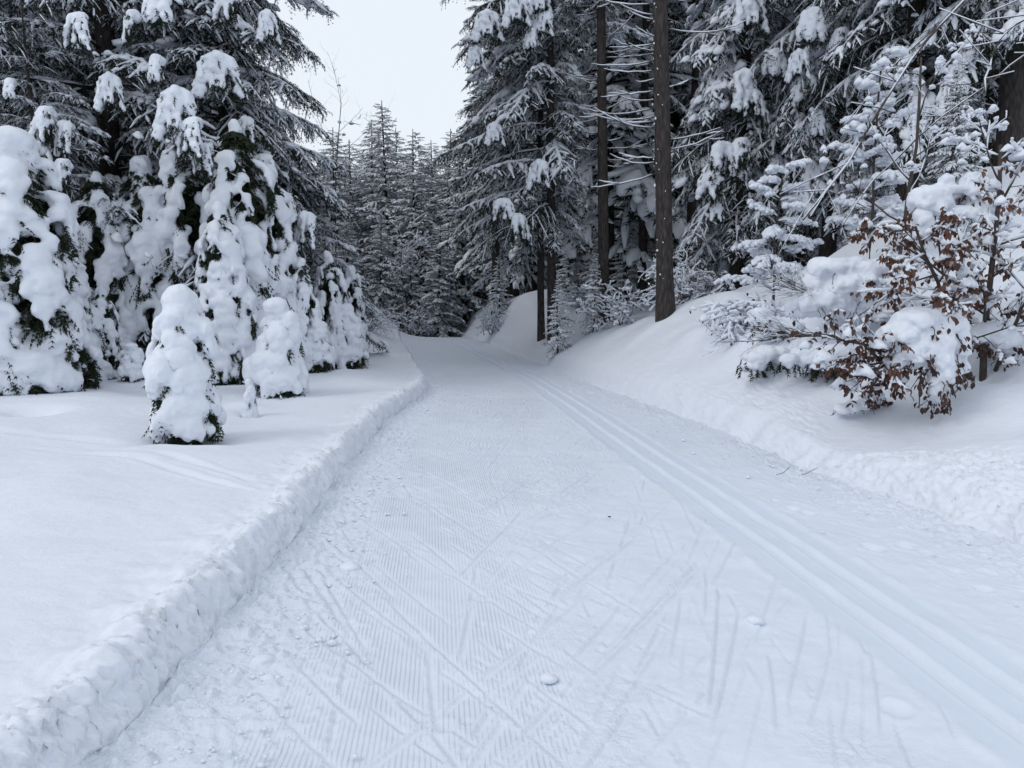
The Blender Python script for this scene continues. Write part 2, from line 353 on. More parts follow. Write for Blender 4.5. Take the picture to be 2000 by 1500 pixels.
    b1 = sum(a * (1 - 2 * np.abs(noise3(Ps * f, 11 + i))) for i, (f, a) in enumerate([(3.1, .5), (8, .25), (17, .34), (33, .3), (60, .2)]))
    kk = np.where(L[sel] > 0, ml[sel] * near[sel] * .062, mr[sel] * np.clip(1.15 - y[sel] / 15, .05, 1) * .062)
    V[sel] += Nn[sel] * (kk * b1)[:, None] * np.array([1, 1, 1])
    rough = np.clip((.22 + .75 * patch * midz + 1.0 * edgeL + .5 * edgeR) * (1 - .93 * pan) * (1 - .6 * comb), 0, 1.4)
    def sub(c0, c1, name, mat, attrs=False):
        cols = np.arange(c0, c1); idx = (np.arange(ny)[:, None] * nx + cols[None, :])
        W_ = len(cols); Vv = V[idx.ravel()]
        i = np.arange(ny - 1)[:, None] * W_; j = np.arange(W_ - 1)[None, :]
        Q = np.stack([i + j, i + j + 1, i + W_ + j + 1, i + W_ + j], -1).reshape(-1, 4)
        me = mesh(name, Vv, [Q], mat)
        if attrs:
            a = me.attributes.new('comb', 'FLOAT', 'POINT'); a.data.foreach_set('value', comb[idx.ravel()].astype(np.float32))
            a = me.attributes.new('pressed', 'FLOAT', 'POINT'); a.data.foreach_set('value', pressed[idx.ravel()].astype(np.float32))
            a = me.attributes.new('rough', 'FLOAT', 'POINT'); a.data.foreach_set('value', rough[idx.ravel()].astype(np.float32))
            u = me.uv_layers.new(name='lane'); cu = (s[None, :] * np.full((ny, 1), 4.95) - 1.46).repeat(1, 0); cu = np.broadcast_to(cu, (ny, W_)).ravel()
            uu = np.stack([(x - np.repeat(xT(ys) - 1.85, nx))[idx.ravel()], y[idx.ravel()]], 1)[Q.ravel()]
            u.data.foreach_set('uv', uu.astype(np.float32).ravel())
        return tag(link(name, me), kind='structure')
    sub(0, nlo + 1, 'snow_ground', M_snow)
    sub(nlo, nlo + nt_, 'ski_trail', M_trail, True)
    sub(nlo + nt_ - 1, nx, 'snow_bank', M_snow)
build_terrain()
def hit(px, py):
    d = np.arange(2.5, 60, .02); x = X(px, d); z = Z(py, d); k = np.argmax(ground(x, d) >= z); return float(d[k]) if k else 40.0

# ------------------------------------------------------------------ remeshed snow masses
def ico(sub):
    import bmesh
    bm = bmesh.new(); bmesh.ops.create_icosphere(bm, subdivisions=sub, radius=1)
    V = np.array([v.co[:] for v in bm.verts]); T = np.array([[v.index for v in f.verts] for f in bm.faces]); bm.free(); return V, T
ICO2 = ico(2); ICO1 = ico(1)
def snow_mass(name, balls, voxel, seed=0, smooth_it=6, mat=None, rough=.02, cut=None, under=0.0):
    """balls: (x,y,z,rx,ry,rz) ellipsoids fused into one soft mass"""
    V0, T0 = ICO2; B = np.asarray(balls, float)
    V = V0[None] * B[:, None, 3:6]
    if B.shape[1] > 6:
        c, s_ = np.cos(B[:, 6])[:, None], np.sin(B[:, 6])[:, None]; V = np.stack([V[..., 0] * c - V[..., 1] * s_, V[..., 0] * s_ + V[..., 1] * c, V[..., 2]], -1)
    V = (V + B[:, None, :3]).reshape(-1, 3)
    T = (T0[None] + (np.arange(len(B)) * len(V0))[:, None, None]).reshape(-1, 3)
    me = mesh('tmp', V, [T], M_snow); o = bpy.data.objects.new('tmp', me); COL.objects.link(o)
    md = o.modifiers.new('r', 'REMESH'); md.mode = 'VOXEL'; md.voxel_size = voxel
    sm = o.modifiers.new('s', 'SMOOTH'); sm.factor = .6; sm.iterations = smooth_it
    dg = bpy.context.evaluated_depsgraph_get(); ev = o.evaluated_get(dg); m2 = bpy.data.meshes.new_from_object(ev)
    n = len(m2.vertices); co = np.empty(n * 3, np.float32); no = np.empty(n * 3, np.float32)
    m2.vertices.foreach_get('co', co); m2.vertices.foreach_get('normal', no); co = co.reshape(-1, 3).astype(float); no = no.reshape(-1, 3).astype(float)
    f1 = .22 / max(rough, .01) ** .0
    dn = rough * (noise3(co * 5.5, seed) + .55 * noise3(co * 12, seed + 3) + .3 * noise3(co * 26, seed + 5))
    low = np.clip(-no[:, 2] + .25, 0, 1)                      # undersides ragged
    dn = dn * (1 + 1.3 * low) - under * low * (np.abs(noise3(co * 16, seed + 8)) * 1.6)
    co += no * dn[:, None]
    m2.vertices.foreach_set('co', co.astype(np.float32).ravel())
    m2.materials.clear(); m2.materials.append(mat or M_load)
    m2.polygons.foreach_set('use_smooth', np.full(len(m2.polygons), True)); m2.update(); m2.name = name
    bpy.data.objects.remove(o); bpy.data.meshes.remove(me)
    return m2

# ------------------------------------------------------------------ young spruces bowed under snow
def laden(h, R, seed, voxel, full=1.0, cap=1.0, density=1.0, tip=False, whorls=None, dome=0, prof=(.5, .55), zmin=.08):
    """-> meshes (snow_load, foliage, trunk), base at the origin. Snow lies as thick tongues on drooping boughs, dark needles show in the gaps."""
    rg = np.random.default_rng(seed); balls = []; nd = Geo(); k = h / 1.4
    def ball(p, a, b=None, c=None, az=0.0): balls.append((p[0], p[1], p[2], a, b or a, c or a, az))
    kk = k ** .35
    lean = rg.uniform(-.06, .06, 2)
    for q in range(4): ball((lean[0] * (1 - q / 3), lean[1] * (1 - q / 3), h - (.12 + .10 * q * kk)), (.085 + .022 * q) * cap * kk, None, .12 * kk)
    if dome:
        for q in range(3): ball((rg.normal(0, .02), rg.normal(0, .02), h - dome * (.75 + .55 * q)), dome * (1 - .06 * q), None, dome * .75)
    nw = whorls or max(4, int(round(3.6 * h ** .8))); az0 = rg.uniform(0, 6.28); az = az0
    nbr = int(nw * 4.1 * density)
    for bi in range(nbr):
        f = (bi + .6 + rg.uniform(-.4, .4)) / nbr; f = min(max(f, .03), .98) ** .8
        az = az + 2.39996 + rg.normal(0, .25); ca, sa = math.cos(az), math.sin(az); tn = np.array([-sa, ca, 0])
        zb = h * (1 - f * .86) - .16 * kk; Rb = R * (prof[0] + prof[1] * f ** .9) * rg.uniform(.78, 1.18)
        D = Rb * rg.uniform(.9, 1.5) + .10 * kk
        r0 = (.062 + .022 * f) * kk * rg.uniform(.75, 1.3) * full; wd = rg.uniform(1.15, 1.9)
        npt = 10; pts = []; dx = rg.normal(0, .12)
        ts_ = .30 if f > .22 else 0
        for j in range(npt):
            t = ts_ + (1 - ts_) * j / (npt - 1); rr = Rb * math.sin(min(t * 1.25, 1) * math.pi / 2) ** .9; z = zb + .10 * Rb * math.sin(t * 3.1) - D * max(t - .12, 0) ** 1.45 * 1.1
            p = np.array([rr * ca, rr * sa, z]) + tn * dx * Rb * t
            if z < zmin + .03 * math.sin(bi * 5.0): break
            pts.append(p)
            rad = r0 * (.7 + .55 * math.sin(math.pi * min(t * .85 + .1, 1))) * (1 - .35 * t ** 5) * (1 + .20 * math.sin(j * 1.9 + bi * 1.3)) * rg.uniform(.85, 1.15)
            w_ = rad * (1 + (wd - 1) * math.sin(math.pi * min(t * .8 + .1, 1)))
            ball(p + (0, 0, rad * .3), rad * .8, w_, rad * rg.uniform(.8, 1.1), az)
            if rg.random() < .12 and 0 < j < npt - 2: balls.pop()
            if t > .35 and rg.random() < .85:                  # knuckles and fingers at the rim
                sd = rg.choice([-1, 1]); ball(p + tn * sd * w_ * rg.uniform(.6, 1.05) + (0, 0, -rad * rg.uniform(.1, .9)), rad * .6, rad * rg.uniform(.45, .7), rad * rg.uniform(.6, 1.1), az)
        if len(pts) < 3: continue
        npt = len(pts); pts = np.array(pts); T = np.gradient(pts, axis=0)
        for rep in range(int(42 * k ** .55)):                  # twigs below the load, poking past its rim
            u = (rg.uniform(.1, 1.0) if rg.random() < .3 else rg.uniform(.72, 1.0)) * (npt - 1); i0 = min(int(u), npt - 2); P = pts[i0] + (pts[i0 + 1] - pts[i0]) * (u - i0); T0 = T[i0] / np.linalg.norm(T[i0])
            sw = rg.uniform(-1, 1); P = P + tn * sw * r0 * 1.35 - T0 * 0 + np.array([-ca, -sa, 0]) * r0 * rg.uniform(0, .7)
            Dd = T0 * rg.uniform(.2, 1.0) + tn * sw * .7 + np.array([0, 0, -.75]) + rg.normal(0, .22, 3); Dd /= np.linalg.norm(Dd); ln = r0 * rg.uniform(1.3, 2.9)
            nn = 6; tw = P + Dd * ln * np.linspace(0, 1, nn)[:, None]; tw[:, 2] = np.maximum(tw[:, 2], -.12)
            blades(nd, tw, np.repeat(Dd[None], nn, 0), .038 * kk, .0068 * kk, rg, n=3)
            if rep % 12 == 0:
                ball(tw[-2], .018 * kk, .016 * kk, .035 * kk)
    for q in range(int(300 * h ** 1.0)):             # dark inner boughs
        f = rg.random(); zb = h * (1 - f * .95) - .08; a_ = rg.uniform(0, 6.28); Rr = R * (.35 + .6 * f ** .8) * rg.uniform(.35, .95)
        dv = np.array([math.cos(a_), math.sin(a_), -.7]); nn = 8; ts = np.linspace(.15, 1, nn)[:, None]
        blades(nd, np.array([0, 0, zb]) + dv * Rr * ts, np.repeat(dv[None], nn, 0), .065 * kk, .011 * kk, rg, n=3)
    st = Geo(); tube(st, [(0, 0, -.3), (0, 0, h * .5), (0, 0, h * .93)], [.03 * k, .02 * k, .006], 6)
    if tip: tube(st, [(0, 0, h * .9), (.01, 0, h + .1)], [.006, .003], 4)
    return (snow_mass('snow_load', balls, voxel, seed, 3, rough=.019 * kk, under=.022), nd.build('foliage', M_needle2, False), st.build('trunk', M_bark))
def put_laden(ms, x, y, rz, label, sc=1.0, dz=0.0, scz=None, group='young spruces bowed under snow left of the trail', name='young_spruce', cat='young spruce', tilt=(0, 0)):
    e = link(name, None, None, (x, y, gz(x, y) + dz), (tilt[0], tilt[1], rz), (sc, sc, scz or sc))
    link('snow_load', ms[0], e); link('foliage', ms[1], e); link('trunk', ms[2], e)
    return tag(e, label, cat, group)

LA = laden(1.42, .29, 11, .0145, full=1.05, cap=1.5, dome=.18, prof=(.78, .26), zmin=.17, density=.95)
LB = laden(2.6, .60, 12, .026, full=.86, dome=.15, density=1.2)
LC = laden(2.9, .56, 23, .027, full=.9, dome=.22, prof=(.58, .5), density=1.15)
LD = laden(2.3, .66, 14, .025, full=.86, cap=.9, dome=.12, density=1.2)
LE = laden(1.0, .27, 15, .0135, full=1.15, cap=1.3, dome=.15, prof=(.7, .38), zmin=.12)
LF = laden(3.2, .66, 16, .030, full=.86, cap=.75, tip=True, density=1.15)
def lad(ms, mh, px, d, py_top, label, rz, wide=1.0, **k):
    x = X(px, d); hh = Z(py_top, d) - gz(x, d); s = hh / mh
    return put_laden(ms, x, d, rz, label, s * wide, 0, s, **k)
lad(LA, 1.42, 354, 7.75, 557, 'small isolated spruce wrapped in thick snow standing alone nearest the camera in the left field', 2.2, .88)
lad(LC, 2.9, 52, 11.0, 262, 'tall snow-hooded young spruce at the far left edge with round domed cap', .3, 1.15)
lad(LB, 2.6, 125, 12.4, 440, 'drooping white young spruce just right of the domed one at the left edge', 1.2)
lad(LF, 3.2, 205, 14.0, 345, 'narrow snow-loaded young spruce with thin top in front of the thick spruce trunk', 2.0)
lad(LD, 2.3, 292, 14.5, 315, 'broad snow-loaded young spruce directly behind the isolated small one', .8, .85)
lad(LC, 2.9, 385, 14.6, 262, 'tall white young spruce left of the sharp sloping snow ridge', 3.4, .9)
lad(LF, 3.2, 475, 14.2, 250, 'tallest snow-laden young spruce with pointed hood in the middle of the left thicket', 4.3, .95)
lad(LB, 2.6, 440, 13.2, 400, 'thickly padded young spruce in front of the tallest hooded one', 2.7, .85)
lad(LB, 2.6, 530, 15.0, 330, 'snow-laden young spruce on the right shoulder of the tallest hooded one', 5.1, .9)
lad(LE, 1.0, 543, 11.9, 578, 'squat snow-capped spruce with dark green underside on the open snow', 1.0, .88)
lad(LE, 1.0, 462, 13.0, 638, 'egg-shaped snow-covered seedling left of the squat capped spruce', 3.0, .75)
lad(LD, 2.3, 590, 15.0, 505, 'low snow-laden spruce behind the squat capped one', 2.2, .72)
lad(LD, 2.3, 645, 17.0, 493, 'snow-bound young spruce near the end of the left thicket', 4.0, .75)
lad(LE, 1.0, 612, 15.0, 600, 'small leaning snow-laden seedling on the slope below the thicket end', 4.4, 1.0)
lad(LC, 2.9, 690, 19.0, 520, 'last young spruce at the right end of the left thicket', 5.5, .8)
lad(LE, 1.0, 675, 17.0, 590, 'low snow lump of a spruce seedling at the foot of the last young spruce', 5.0, 1.05)
lad(LD, 2.3, 205, 13.0, 560, 'snow-draped low spruce between the left-edge trees and the snow dome', 5.3, .8)
lad(LB, 2.6, 320, 15.6, 395, 'half-hidden snow-laden spruce at the back of the left thicket', 4.8, .9)
lad(LC, 2.9, -40, 10.4, 380, 'snow-laden spruce cut by the left edge of the view', 1.8, 1.1)
lad(LE, 1.0, 484, 9.6, 738, 'tiny twiggy seedling peeking from a round snow pit', .5, .55)
lad(LE, 1.0, 428, 13.0, 618, 'rounded snow knob of a seedling behind the isolated spruce', .2, .9)
lad(LE, 1.0, 255, 12.2, 668, 'plain white snow dome of a buried seedling left of the isolated spruce', 1.7, 1.1)
lad(LE, 1.0, 175, 13.2, 640, 'small snow-padded seedling at the foot of the narrow spruce', 2.6, 1.0)
lad(LD, 2.3, 400, 15.2, 520, 'low padded spruce filling the gap behind the egg-shaped seedling', 1.3, .9)
lad(LE, 1.0, 505, 14.4, 600, 'small padded seedling behind the squat capped spruce', 3.9, 1.1)

# ------------------------------------------------------------------ boughs and big spruces
def bough(seed, L=2.6, lod=0, sag=.35, snow=1.0, rise=.1):
    rg = np.random.default_rng(seed); nd, sn, wd = Geo(), Geo(), Geo()
    n = 10; t = np.linspace(0, 1, n); wob = rg.normal(0, .04, n).cumsum() * L * .25
    ax = np.stack([L * t * (1 - .16 * sag * t), wob, L * (rise * t - sag * t ** 1.8) + rg.normal(0, .012, n)], 1)
    tube(wd, ax, np.linspace(.026, .006, n) * (L / 2.6) * (1.6 if lod else 1), 4 if lod == 0 else 3)
    step = .07 if lod == 0 else .12; x = .12 * L + rg.uniform(0, .1); side = 1; P_, T_ = [], []
    def ev(tt): return np.array([np.interp(tt, t, ax[:, i]) for i in range(3)])
    while x < L * 1.0:
        tt = x / L; p0 = ev(tt); l = min(L * (.25 * (1 - tt) ** .5 * min(1, .45 + 2.2 * tt) + .07), .62 + .1 * math.sin(x * 9)) * rg.uniform(.55, 1.25); side = -side
        a = math.radians(rg.uniform(30, 80)) * side * (1 - .4 * tt); dr = rg.uniform(.5, 1.35)
        m_ = 6 if lod == 0 else 4; s = np.linspace(0, 1, m_)
        br = p0 + np.stack([math.cos(a) * l * s, math.sin(a) * l * s, -dr * l * s ** 1.4 * .85 + rg.normal(0, .012, m_)], 1); br[:, 1] += rg.normal(0, .08) * l * s ** 2
        subs = [(br, l)]
        if lod == 0:
            for q in range(max(4, int(l / .085))):
                s0 = .12 + .86 * q / max(4, int(l / .085)); b0 = np.array([np.interp(s0, s, br[:, i]) for i in range(3)]); sd = 1 if q % 2 else -1
                a2 = a + sd * math.radians(rg.uniform(30, 75)); l2 = min(l * rg.uniform(.25, .5), rg.uniform(.14, .26)); s2 = np.linspace(0, 1, 3)
                subs.append((b0 + np.stack([math.cos(a2) * l2 * s2, math.sin(a2) * l2 * s2, -rg.uniform(.6, 1.5) * l2 * s2 ** 1.3], 1), l2))
        for bi, (b_, ll) in enumerate(subs):
            k_ = max(2, int(ll / (.04 if lod == 0 else .08)))
            u = np.linspace(0, 1, k_); su = np.linspace(0, 1, len(b_)); Pp = np.stack([np.interp(u, su, b_[:, i]) for i in range(3)], 1); P_.append(Pp); T_.append(np.gradient(Pp, axis=0))
            if rg.random() < ((.66 if lod == 0 else .95) if bi == 0 else .45) * min(1, snow + .2):
                r = (.024 if bi else .038) * snow * rg.uniform(.4, 1.5) * (1 if lod == 0 else 2.0)
                a0, a1 = (0, len(b_)) if bi or rg.random() < .4 else ((0, 4) if rg.random() < .6 or lod else (2, 6))
                pc = b_[a0:a1]; m2 = len(pc); pr = np.sin(np.linspace(.5, 2.75, m2)) * r * rg.uniform(.45, 1.6, m2)
                tube(sn, pc + rg.normal(0, .004, (m2, 3)), pr, 5 if lod == 0 else 4, .72, r * .5)
        x += step * rg.uniform(.6, 1.4)
    P_ = np.concatenate(P_); T_ = np.concatenate(T_)
    if lod == 0:
        blades(nd, P_, T_, .06, .0095, rg); q_ = rg.random(len(P_)) < .5; blades(nd, P_[q_] + (0, 0, .018), T_[q_], .05, .008, rg, fwd=.9, drop=-.55, n=2)
    else:
        blades(nd, P_, T_, .13, .027, rg, n=3); q_ = rg.random(len(P_)) < .2; blades(nd, P_[q_] + (0, 0, .04), T_[q_], .11, .018, rg, fwd=.9, drop=-.5, n=2)
    pr = .05 * snow * np.sin(np.linspace(.25, 3.0, n)) * rg.uniform(.5, 1.6, n) * (L / 2.6) ** .5
    tube(sn, ax, pr, 6 if lod == 0 else 4, .75, .025)
    for q in range(int(15 * snow) if lod == 0 else 7):          # pads where snow has slumped together
        c = ev(rg.uniform(.25, .98)) + (rg.normal(0, .08), rg.normal(0, .2) * L / 2.6, -.02); s3 = rg.uniform(.03, .10) * snow
        V, T = ICO1 if lod else ICO2
        Vn = V * (s3 * 1.5, s3 * 1.1, s3 * .7) * (1 + .45 * noise3(V * 2.2 + q * 7.1, seed)[:, None]); Vn[:, 2] -= Vn[:, 0] * .45 + np.abs(Vn[:, 1]) * .35; sn.add(Vn + c, T)
    return nd, sn, wd
def mat4(az, pitch, sc, loc, roll=0):
    return np.array(Matrix.Translation(loc) @ Matrix.Rotation(az, 4, 'Z') @ Matrix.Rotation(-pitch, 4, 'Y') @ Matrix.Rotation(roll, 4, 'X') @ Matrix.Scale(sc, 4))
NB = [bough(100 + i, 2.6, 0, s_, sn_) for i, (s_, sn_) in enumerate([(.3, 1.0), (.42, .7), (.55, 1.05), (.35, .45), (.5, .85)])]
NBm = [(a.build('branch', M_needle, False), b_.build('snow_load', M_load), c.build('limb', M_bark)) for a, b_, c in NB]
HB = [bough(130 + i, 2.6, 0, s_, 1.4) for i, s_ in enumerate([.4, .55])]    # heavy ones
HBm = [(a.build('branch', M_needle, False), b_.build('snow_load', M_load), c.build('limb', M_bark)) for a, b_, c in HB]
LBg = [bough(150 + i, 4.2, 0, s_, sn_) for i, (s_, sn_) in enumerate([(.3, 1.0), (.42, 1.15), (.36, .75)])]      # long boughs
LBm = [(a.build('branch', M_needle, False), b_.build('snow_load', M_load), c.build('limb', M_bark)) for a, b_, c in LBg]
FB = [bough(160 + i, 2.0, 1, s_, sn_) for i, (s_, sn_) in enumerate([(.35, 1.15), (.5, 1.4), (.6, .85), (.25, 1.25)])]
FBa = [(a.arr(), b_.arr(), c.arr()) for a, b_, c in FB]

def trunk_mesh(h, r, seed, bend=.15, top=.12, k=14):
    rg = np.random.default_rng(seed); g = Geo(); n = 16; t = np.linspace(0, 1, n)
    zz = -.5 + (h + .5) * t ** 1.35; rr = r * (1 - (1 - top) * (zz / h).clip(0, 1)) + r * .28 * np.exp(-np.maximum(zz, 0) / (.16)) 
    tube(g, np.stack([bend * np.sin(t * 3 + seed), bend * np.cos(t * 2.3 + seed) - bend, zz], 1), rr, k)
    V, T, Q = g.arr(); V[:, :2] *= (1 + .05 * noise3(V * (6, 6, 1.5), seed)[:, None]); g2 = Geo(); g2.add(V, T, Q)
    return g2.build('trunk', M_bark)
def dabs(h, r, n, seed, r_top=.7, zlo=.2):
    rg = np.random.default_rng(seed); g = Geo()
    for q in range(n):
        z = rg.uniform(zlo, h); az = rg.uniform(0, 6.28); rr = r * (1 - (1 - r_top) * z / h) * .96; s = rg.uniform(.007, .018) * (1.7 if rg.random() < .12 else 1)
        V, T = ICO1; g.add(V * (s, s, s * rg.uniform(.8, 1.8)) + (rr * math.cos(az), rr * math.sin(az), z), T)
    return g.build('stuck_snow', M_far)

def big_spruce(name, x, y, h, r, zlo, Rmax, nb, label, seed, heavy=.15, az_rng=None, zhi=None, group=None, snow_sc=1.0, cat='spruce', prof=.7, bend=.1, tilt=(0, 0), pitch0=0.0, dab=60, asym=0.0):
    rg = np.random.default_rng(seed); z0 = gz(x, y); e = link(name, None, None, (x, y, z0), (tilt[0], tilt[1], 0)); tag(e, label, cat, group)
    link('trunk', trunk_mesh(h, r, seed, bend), e)
    if dab: tag(link('stuck_snow', dabs(min(h, 9), r, dab, seed), e), kind='stuff')
    zhi = zhi or h * .97
    for i in range(nb):
        f = (i + rg.random()) / nb; z = zlo + (zhi - zlo) * f; fr = max(0, 1 - (z - zlo) / (h - zlo)); L = Rmax * (fr ** prof) * (.72 + .28 * min(1, (z - zlo) / 1.2 + .4)) * rg.uniform(.75, 1.15) + .25
        az = rg.uniform(*az_rng) if az_rng else i * 2.39996 + rg.normal(0, .3)
        M3 = HBm[rg.integers(2)] if rg.random() < heavy else NBm[rg.integers(5)]
        L *= 1 - asym * math.cos(az); sc = L / 2.6
        if L > 3.0: M3 = LBm[rg.integers(3)]; sc = L / 4.2
        pit = pitch0 + .35 * (1 - fr) - .12 * fr + rg.normal(0, .1)
        loc = (r * .5 * math.cos(az), r * .5 * math.sin(az), z)
        br = link('branch', M3[0], e, loc, (rg.normal(0, .12), -pit, az), (sc, sc * rg.uniform(.85, 1.15), sc))
        link('limb', M3[2], br); link('snow_load', M3[1], br)
    return e

def far_crown(h, zlo, Rmax, nb, seed, prof=.8, snow=1.0):
    rg = np.random.default_rng(seed); nd, sn = Geo(), Geo()
    for i in range(nb):
        f = (i + rg.random()) / nb; f = f ** .78; z = zlo + (h * .985 - zlo) * f; fr = 1 - (z - zlo) / (h - zlo); L = Rmax * fr ** prof * rg.uniform(.7, 1.15) * (.75 + .25 * min(1, (z - zlo) / 1.5)) + .18
        az = i * 2.39996 + rg.normal(0, .35); M4 = mat4(az, .4 * (1 - fr) - .1 * fr + rg.normal(0, .1), L / 2.0, (0, 0, z), rg.normal(0, .12))
        a, b_, c = FBa[rg.integers(4)]; nd.merge(a, M4); nd.merge(c, M4)
        if rg.random() < snow: sn.merge(b_, M4)
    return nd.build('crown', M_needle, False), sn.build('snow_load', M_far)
FARS = [  # height, crown base, radius, boughs
 (15, .6, 2.5, 170, .66), (17, 1.5, 2.9, 170, .66), (13, .3, 2.5, 150, .7), (20, 4.5, 2.8, 150, .5), (6, .1, 1.35, 100, .8)]
FC = []
for i, (h, zl, R, nb, pf) in enumerate(FARS):
    c, s_ = far_crown(h, zl, R, nb, 300 + i, pf, .97); FC.append((h, c, s_, trunk_mesh(h, .02 * h * (.55 if h > 10 else .6), 310 + i, .1)))
def far_tree(kind, x, y, h, label, group, rz=None, wide=1.0, name='spruce', cat='spruce', dz=0, tilt=None):
    H, c, s_, t_ = FC[kind]; s = h / H
    e = link(name, None, None, (x, y, gz(x, y) + dz), tilt and (*tilt, R_(0, 6.28)) or (R_(-.02, .02), R_(-.02, .02), rz if rz is not None else R_(0, 6.28)), (s * wide, s * wide, s))
    link('crown', c, e); link('snow_load', s_, e); link('trunk', t_, e)
    return tag(e, label, cat, group)

def pad(seed, voxel=.02):
    rg = np.random.default_rng(seed); B = []; nd = Geo()
    for j in range(7):
        a = rg.uniform(-1.0, 1.0); L = rg.uniform(.35, .62); r = rg.uniform(.055, .085); P = []
        for q in range(16):
            t = q / 15; p = np.array([math.sin(a) * L * .62 * t ** .7, -.30 * math.cos(a) * t ** .6 * L * 1.4, .12 * math.sin(t * 2.5) - L * t ** 1.6]); P.append(p)
            B.append((*(p + rg.normal(0, .012, 3)), r * (1.3 - .6 * t) * rg.uniform(.85, 1.15), r * (1.3 - .6 * t), r * rg.uniform(.8, 1.1), 0))
        P = np.array(P); T = np.gradient(P, axis=0)
        for k in range(26):
            i = rg.integers(5, 16); p = P[i] + rg.normal(0, .03, 3) - (0, 0, .02); d = T[i] / np.linalg.norm(T[i]) * .6 + np.array([rg.normal(0, .4), rg.normal(0, .3), -.7]); d /= np.linalg.norm(d)
            tw = p + d * rg.uniform(.08, .2) * np.linspace(0, 1, 6)[:, None]; blades(nd, tw, np.repeat(d[None], 6, 0), .045, .008, rg)
    return snow_mass('snow_pad', B, voxel, seed, 3, rough=.022, under=.02), nd.build('needles', M_needle, False)
PADS = [pad(800 + i) for i in range(4)]
def put_pads(tree, lst):
    for i, (px, py, d, s) in enumerate(lst):
        ms = PADS[(i + int(px)) % 4]; p = Vector((X(px, d), d, Z(py, d))) - tree.location
        o = link('snow_pad', ms[0], tree, p, (0, 0, R_(-.7, .7)), (s * R_(.8, 1.2), s, s)); link('needles', ms[1], o)
# left big spruces
t401 = big_spruce('spruce', X(235, 17), 17, 20, .28, 2.6, 4.5, 95, 'huge dark spruce with a thick brown trunk behind the left thicket', 401, heavy=.22, zhi=13.5, group=None, prof=.5)
t402 = big_spruce('spruce', X(455, 17.5), 17.5, 21, .26, 1.3, 2.35, 125, 'tall dark spruce whose boughs overhang the sky on the left of the gap', 402, heavy=.12, zhi=15, prof=.45)
t403 = big_spruce('spruce', X(105, 14.2), 14.2, 6.7, .08, 1.1, 2.1, 65, 'slim half-grown spruce with a bare star-shaped top shoot at the upper left', 403, heavy=.25, prof=.9, dab=0)
big_spruce('spruce', X(10, 17), 17, 18, .22, 2.0, 3.4, 60, 'spruce at the left edge behind the domed young one', 404, heavy=.12, zhi=12, prof=.5)
big_spruce('spruce', X(600, 19.5), 19.5, 5.2, .09, .3, 2.0, 60, 'bushy spruce with snow-padded boughs sloping down to the trail on the left', 405, heavy=.5, prof=.8, dab=0)
# right-hand spruces
t411 = big_spruce('spruce', X(1076, 23), 23, 24, .15, 3.4, 1.95, 125, 'tall spruce with bare lower trunk and hanging boughs right of the sky gap', 411, heavy=.2, zhi=15, prof=.3, dab=40, asym=.48)
big_spruce('spruce', X(1060, 24.5), 24.5, 24, .12, 3.8, 1.7, 50, 'thin trunk standing close behind the tall spruce by the mound', 412, heavy=.1, zhi=16, prof=.4, dab=0, asym=.5)
big_spruce('spruce', X(972, 36), 36, 23, .2, 3.2, 1.35, 100, 'spruce on the left flank of the mound bordering the sky gap', 413, heavy=.25, zhi=18, prof=.4, dab=0)
t414 = big_spruce('fir', X(1445, 21), 21.5, 20, .2, 1.6, 2.3, 110, 'dark fir draped with heavy snow pads behind the white sapling', 414, heavy=.45, zhi=15, prof=.45, pitch0=-.3, dab=0, cat='fir')
t415 = big_spruce('fir', X(1620, 19), 19.5, 19, .2, 1.9, 2.6, 110, 'broad dark fir right of the heavily padded fir', 415, heavy=.25, zhi=14, prof=.45, pitch0=-.35, dab=0, cat='fir')
big_spruce('spruce', X(1790, 16), 17, 18, .22, 2.2, 2.5, 75, 'spruce with slanting snowy boughs above the brown-leaved beech', 416, heavy=.2, zhi=12, prof=.4, pitch0=-.2)
big_spruce('spruce', X(1960, 15), 15.5, 18, .24, 2.6, 2.6, 60, 'dark spruce at the upper right corner above the bank', 417, heavy=.2, zhi=10, prof=.4, pitch0=-.2)

put_pads(t401, [(195, 65, 12.6, 1.0), (245, 175, 13, .9), (372, 205, 13, 1.25), (400, 255, 12.8, 1.1), (340, 140, 13, .8), (300, 60, 13, .9), (350, 20, 13, 1.1), (420, 300, 13.2, .9)])
put_pads(t402, [(450, 140, 14.5, 1.2), (480, 15, 15, 1.2), (540, 60, 15.2, .9), (560, 390, 15.5, 1.0), (610, 430, 15.6, 1.1), (530, 320, 15.5, 1.1), (500, 250, 15.5, .8)])
put_pads(t403, [(125, 235, 12.9, 1.0), (100, 300, 12.7, 1.1), (160, 260, 13.0, .8), (150, 330, 12.8, .9), (60, 180, 13.0, .6)])
put_pads(t411, [(1010, 30, 20.6, 1.3), (1045, 15, 20.8, 1.2), (1060, 60, 20.8, 1.0), (955, 60, 21, 1.2), (930, 120, 21, .9), (1010, 430, 20.4, 1.3), (985, 400, 20.6, 1.1), (1055, 330, 20.6, 1.1), (1040, 90, 20.6, .9), (965, 260, 21, .9)])
put_pads(t414, [(1430, 170, 19.4, 1.5), (1450, 200, 19.3, 1.3), (1440, 30, 19.5, 1.5), (1400, 300, 19.4, 1.7), (1385, 340, 19.3, 1.5), (1440, 290, 19.3, 1.3), (1490, 130, 19.4, 1.2), (1390, 400, 19.4, 1.0)])
put_pads(t415, [(1560, 60, 17.4, 1.3), (1620, 90, 17.2, 1.1), (1540, 130, 17.4, 1.0), (1660, 180, 17.3, 1.1), (1580, 240, 17.4, 1.0)])

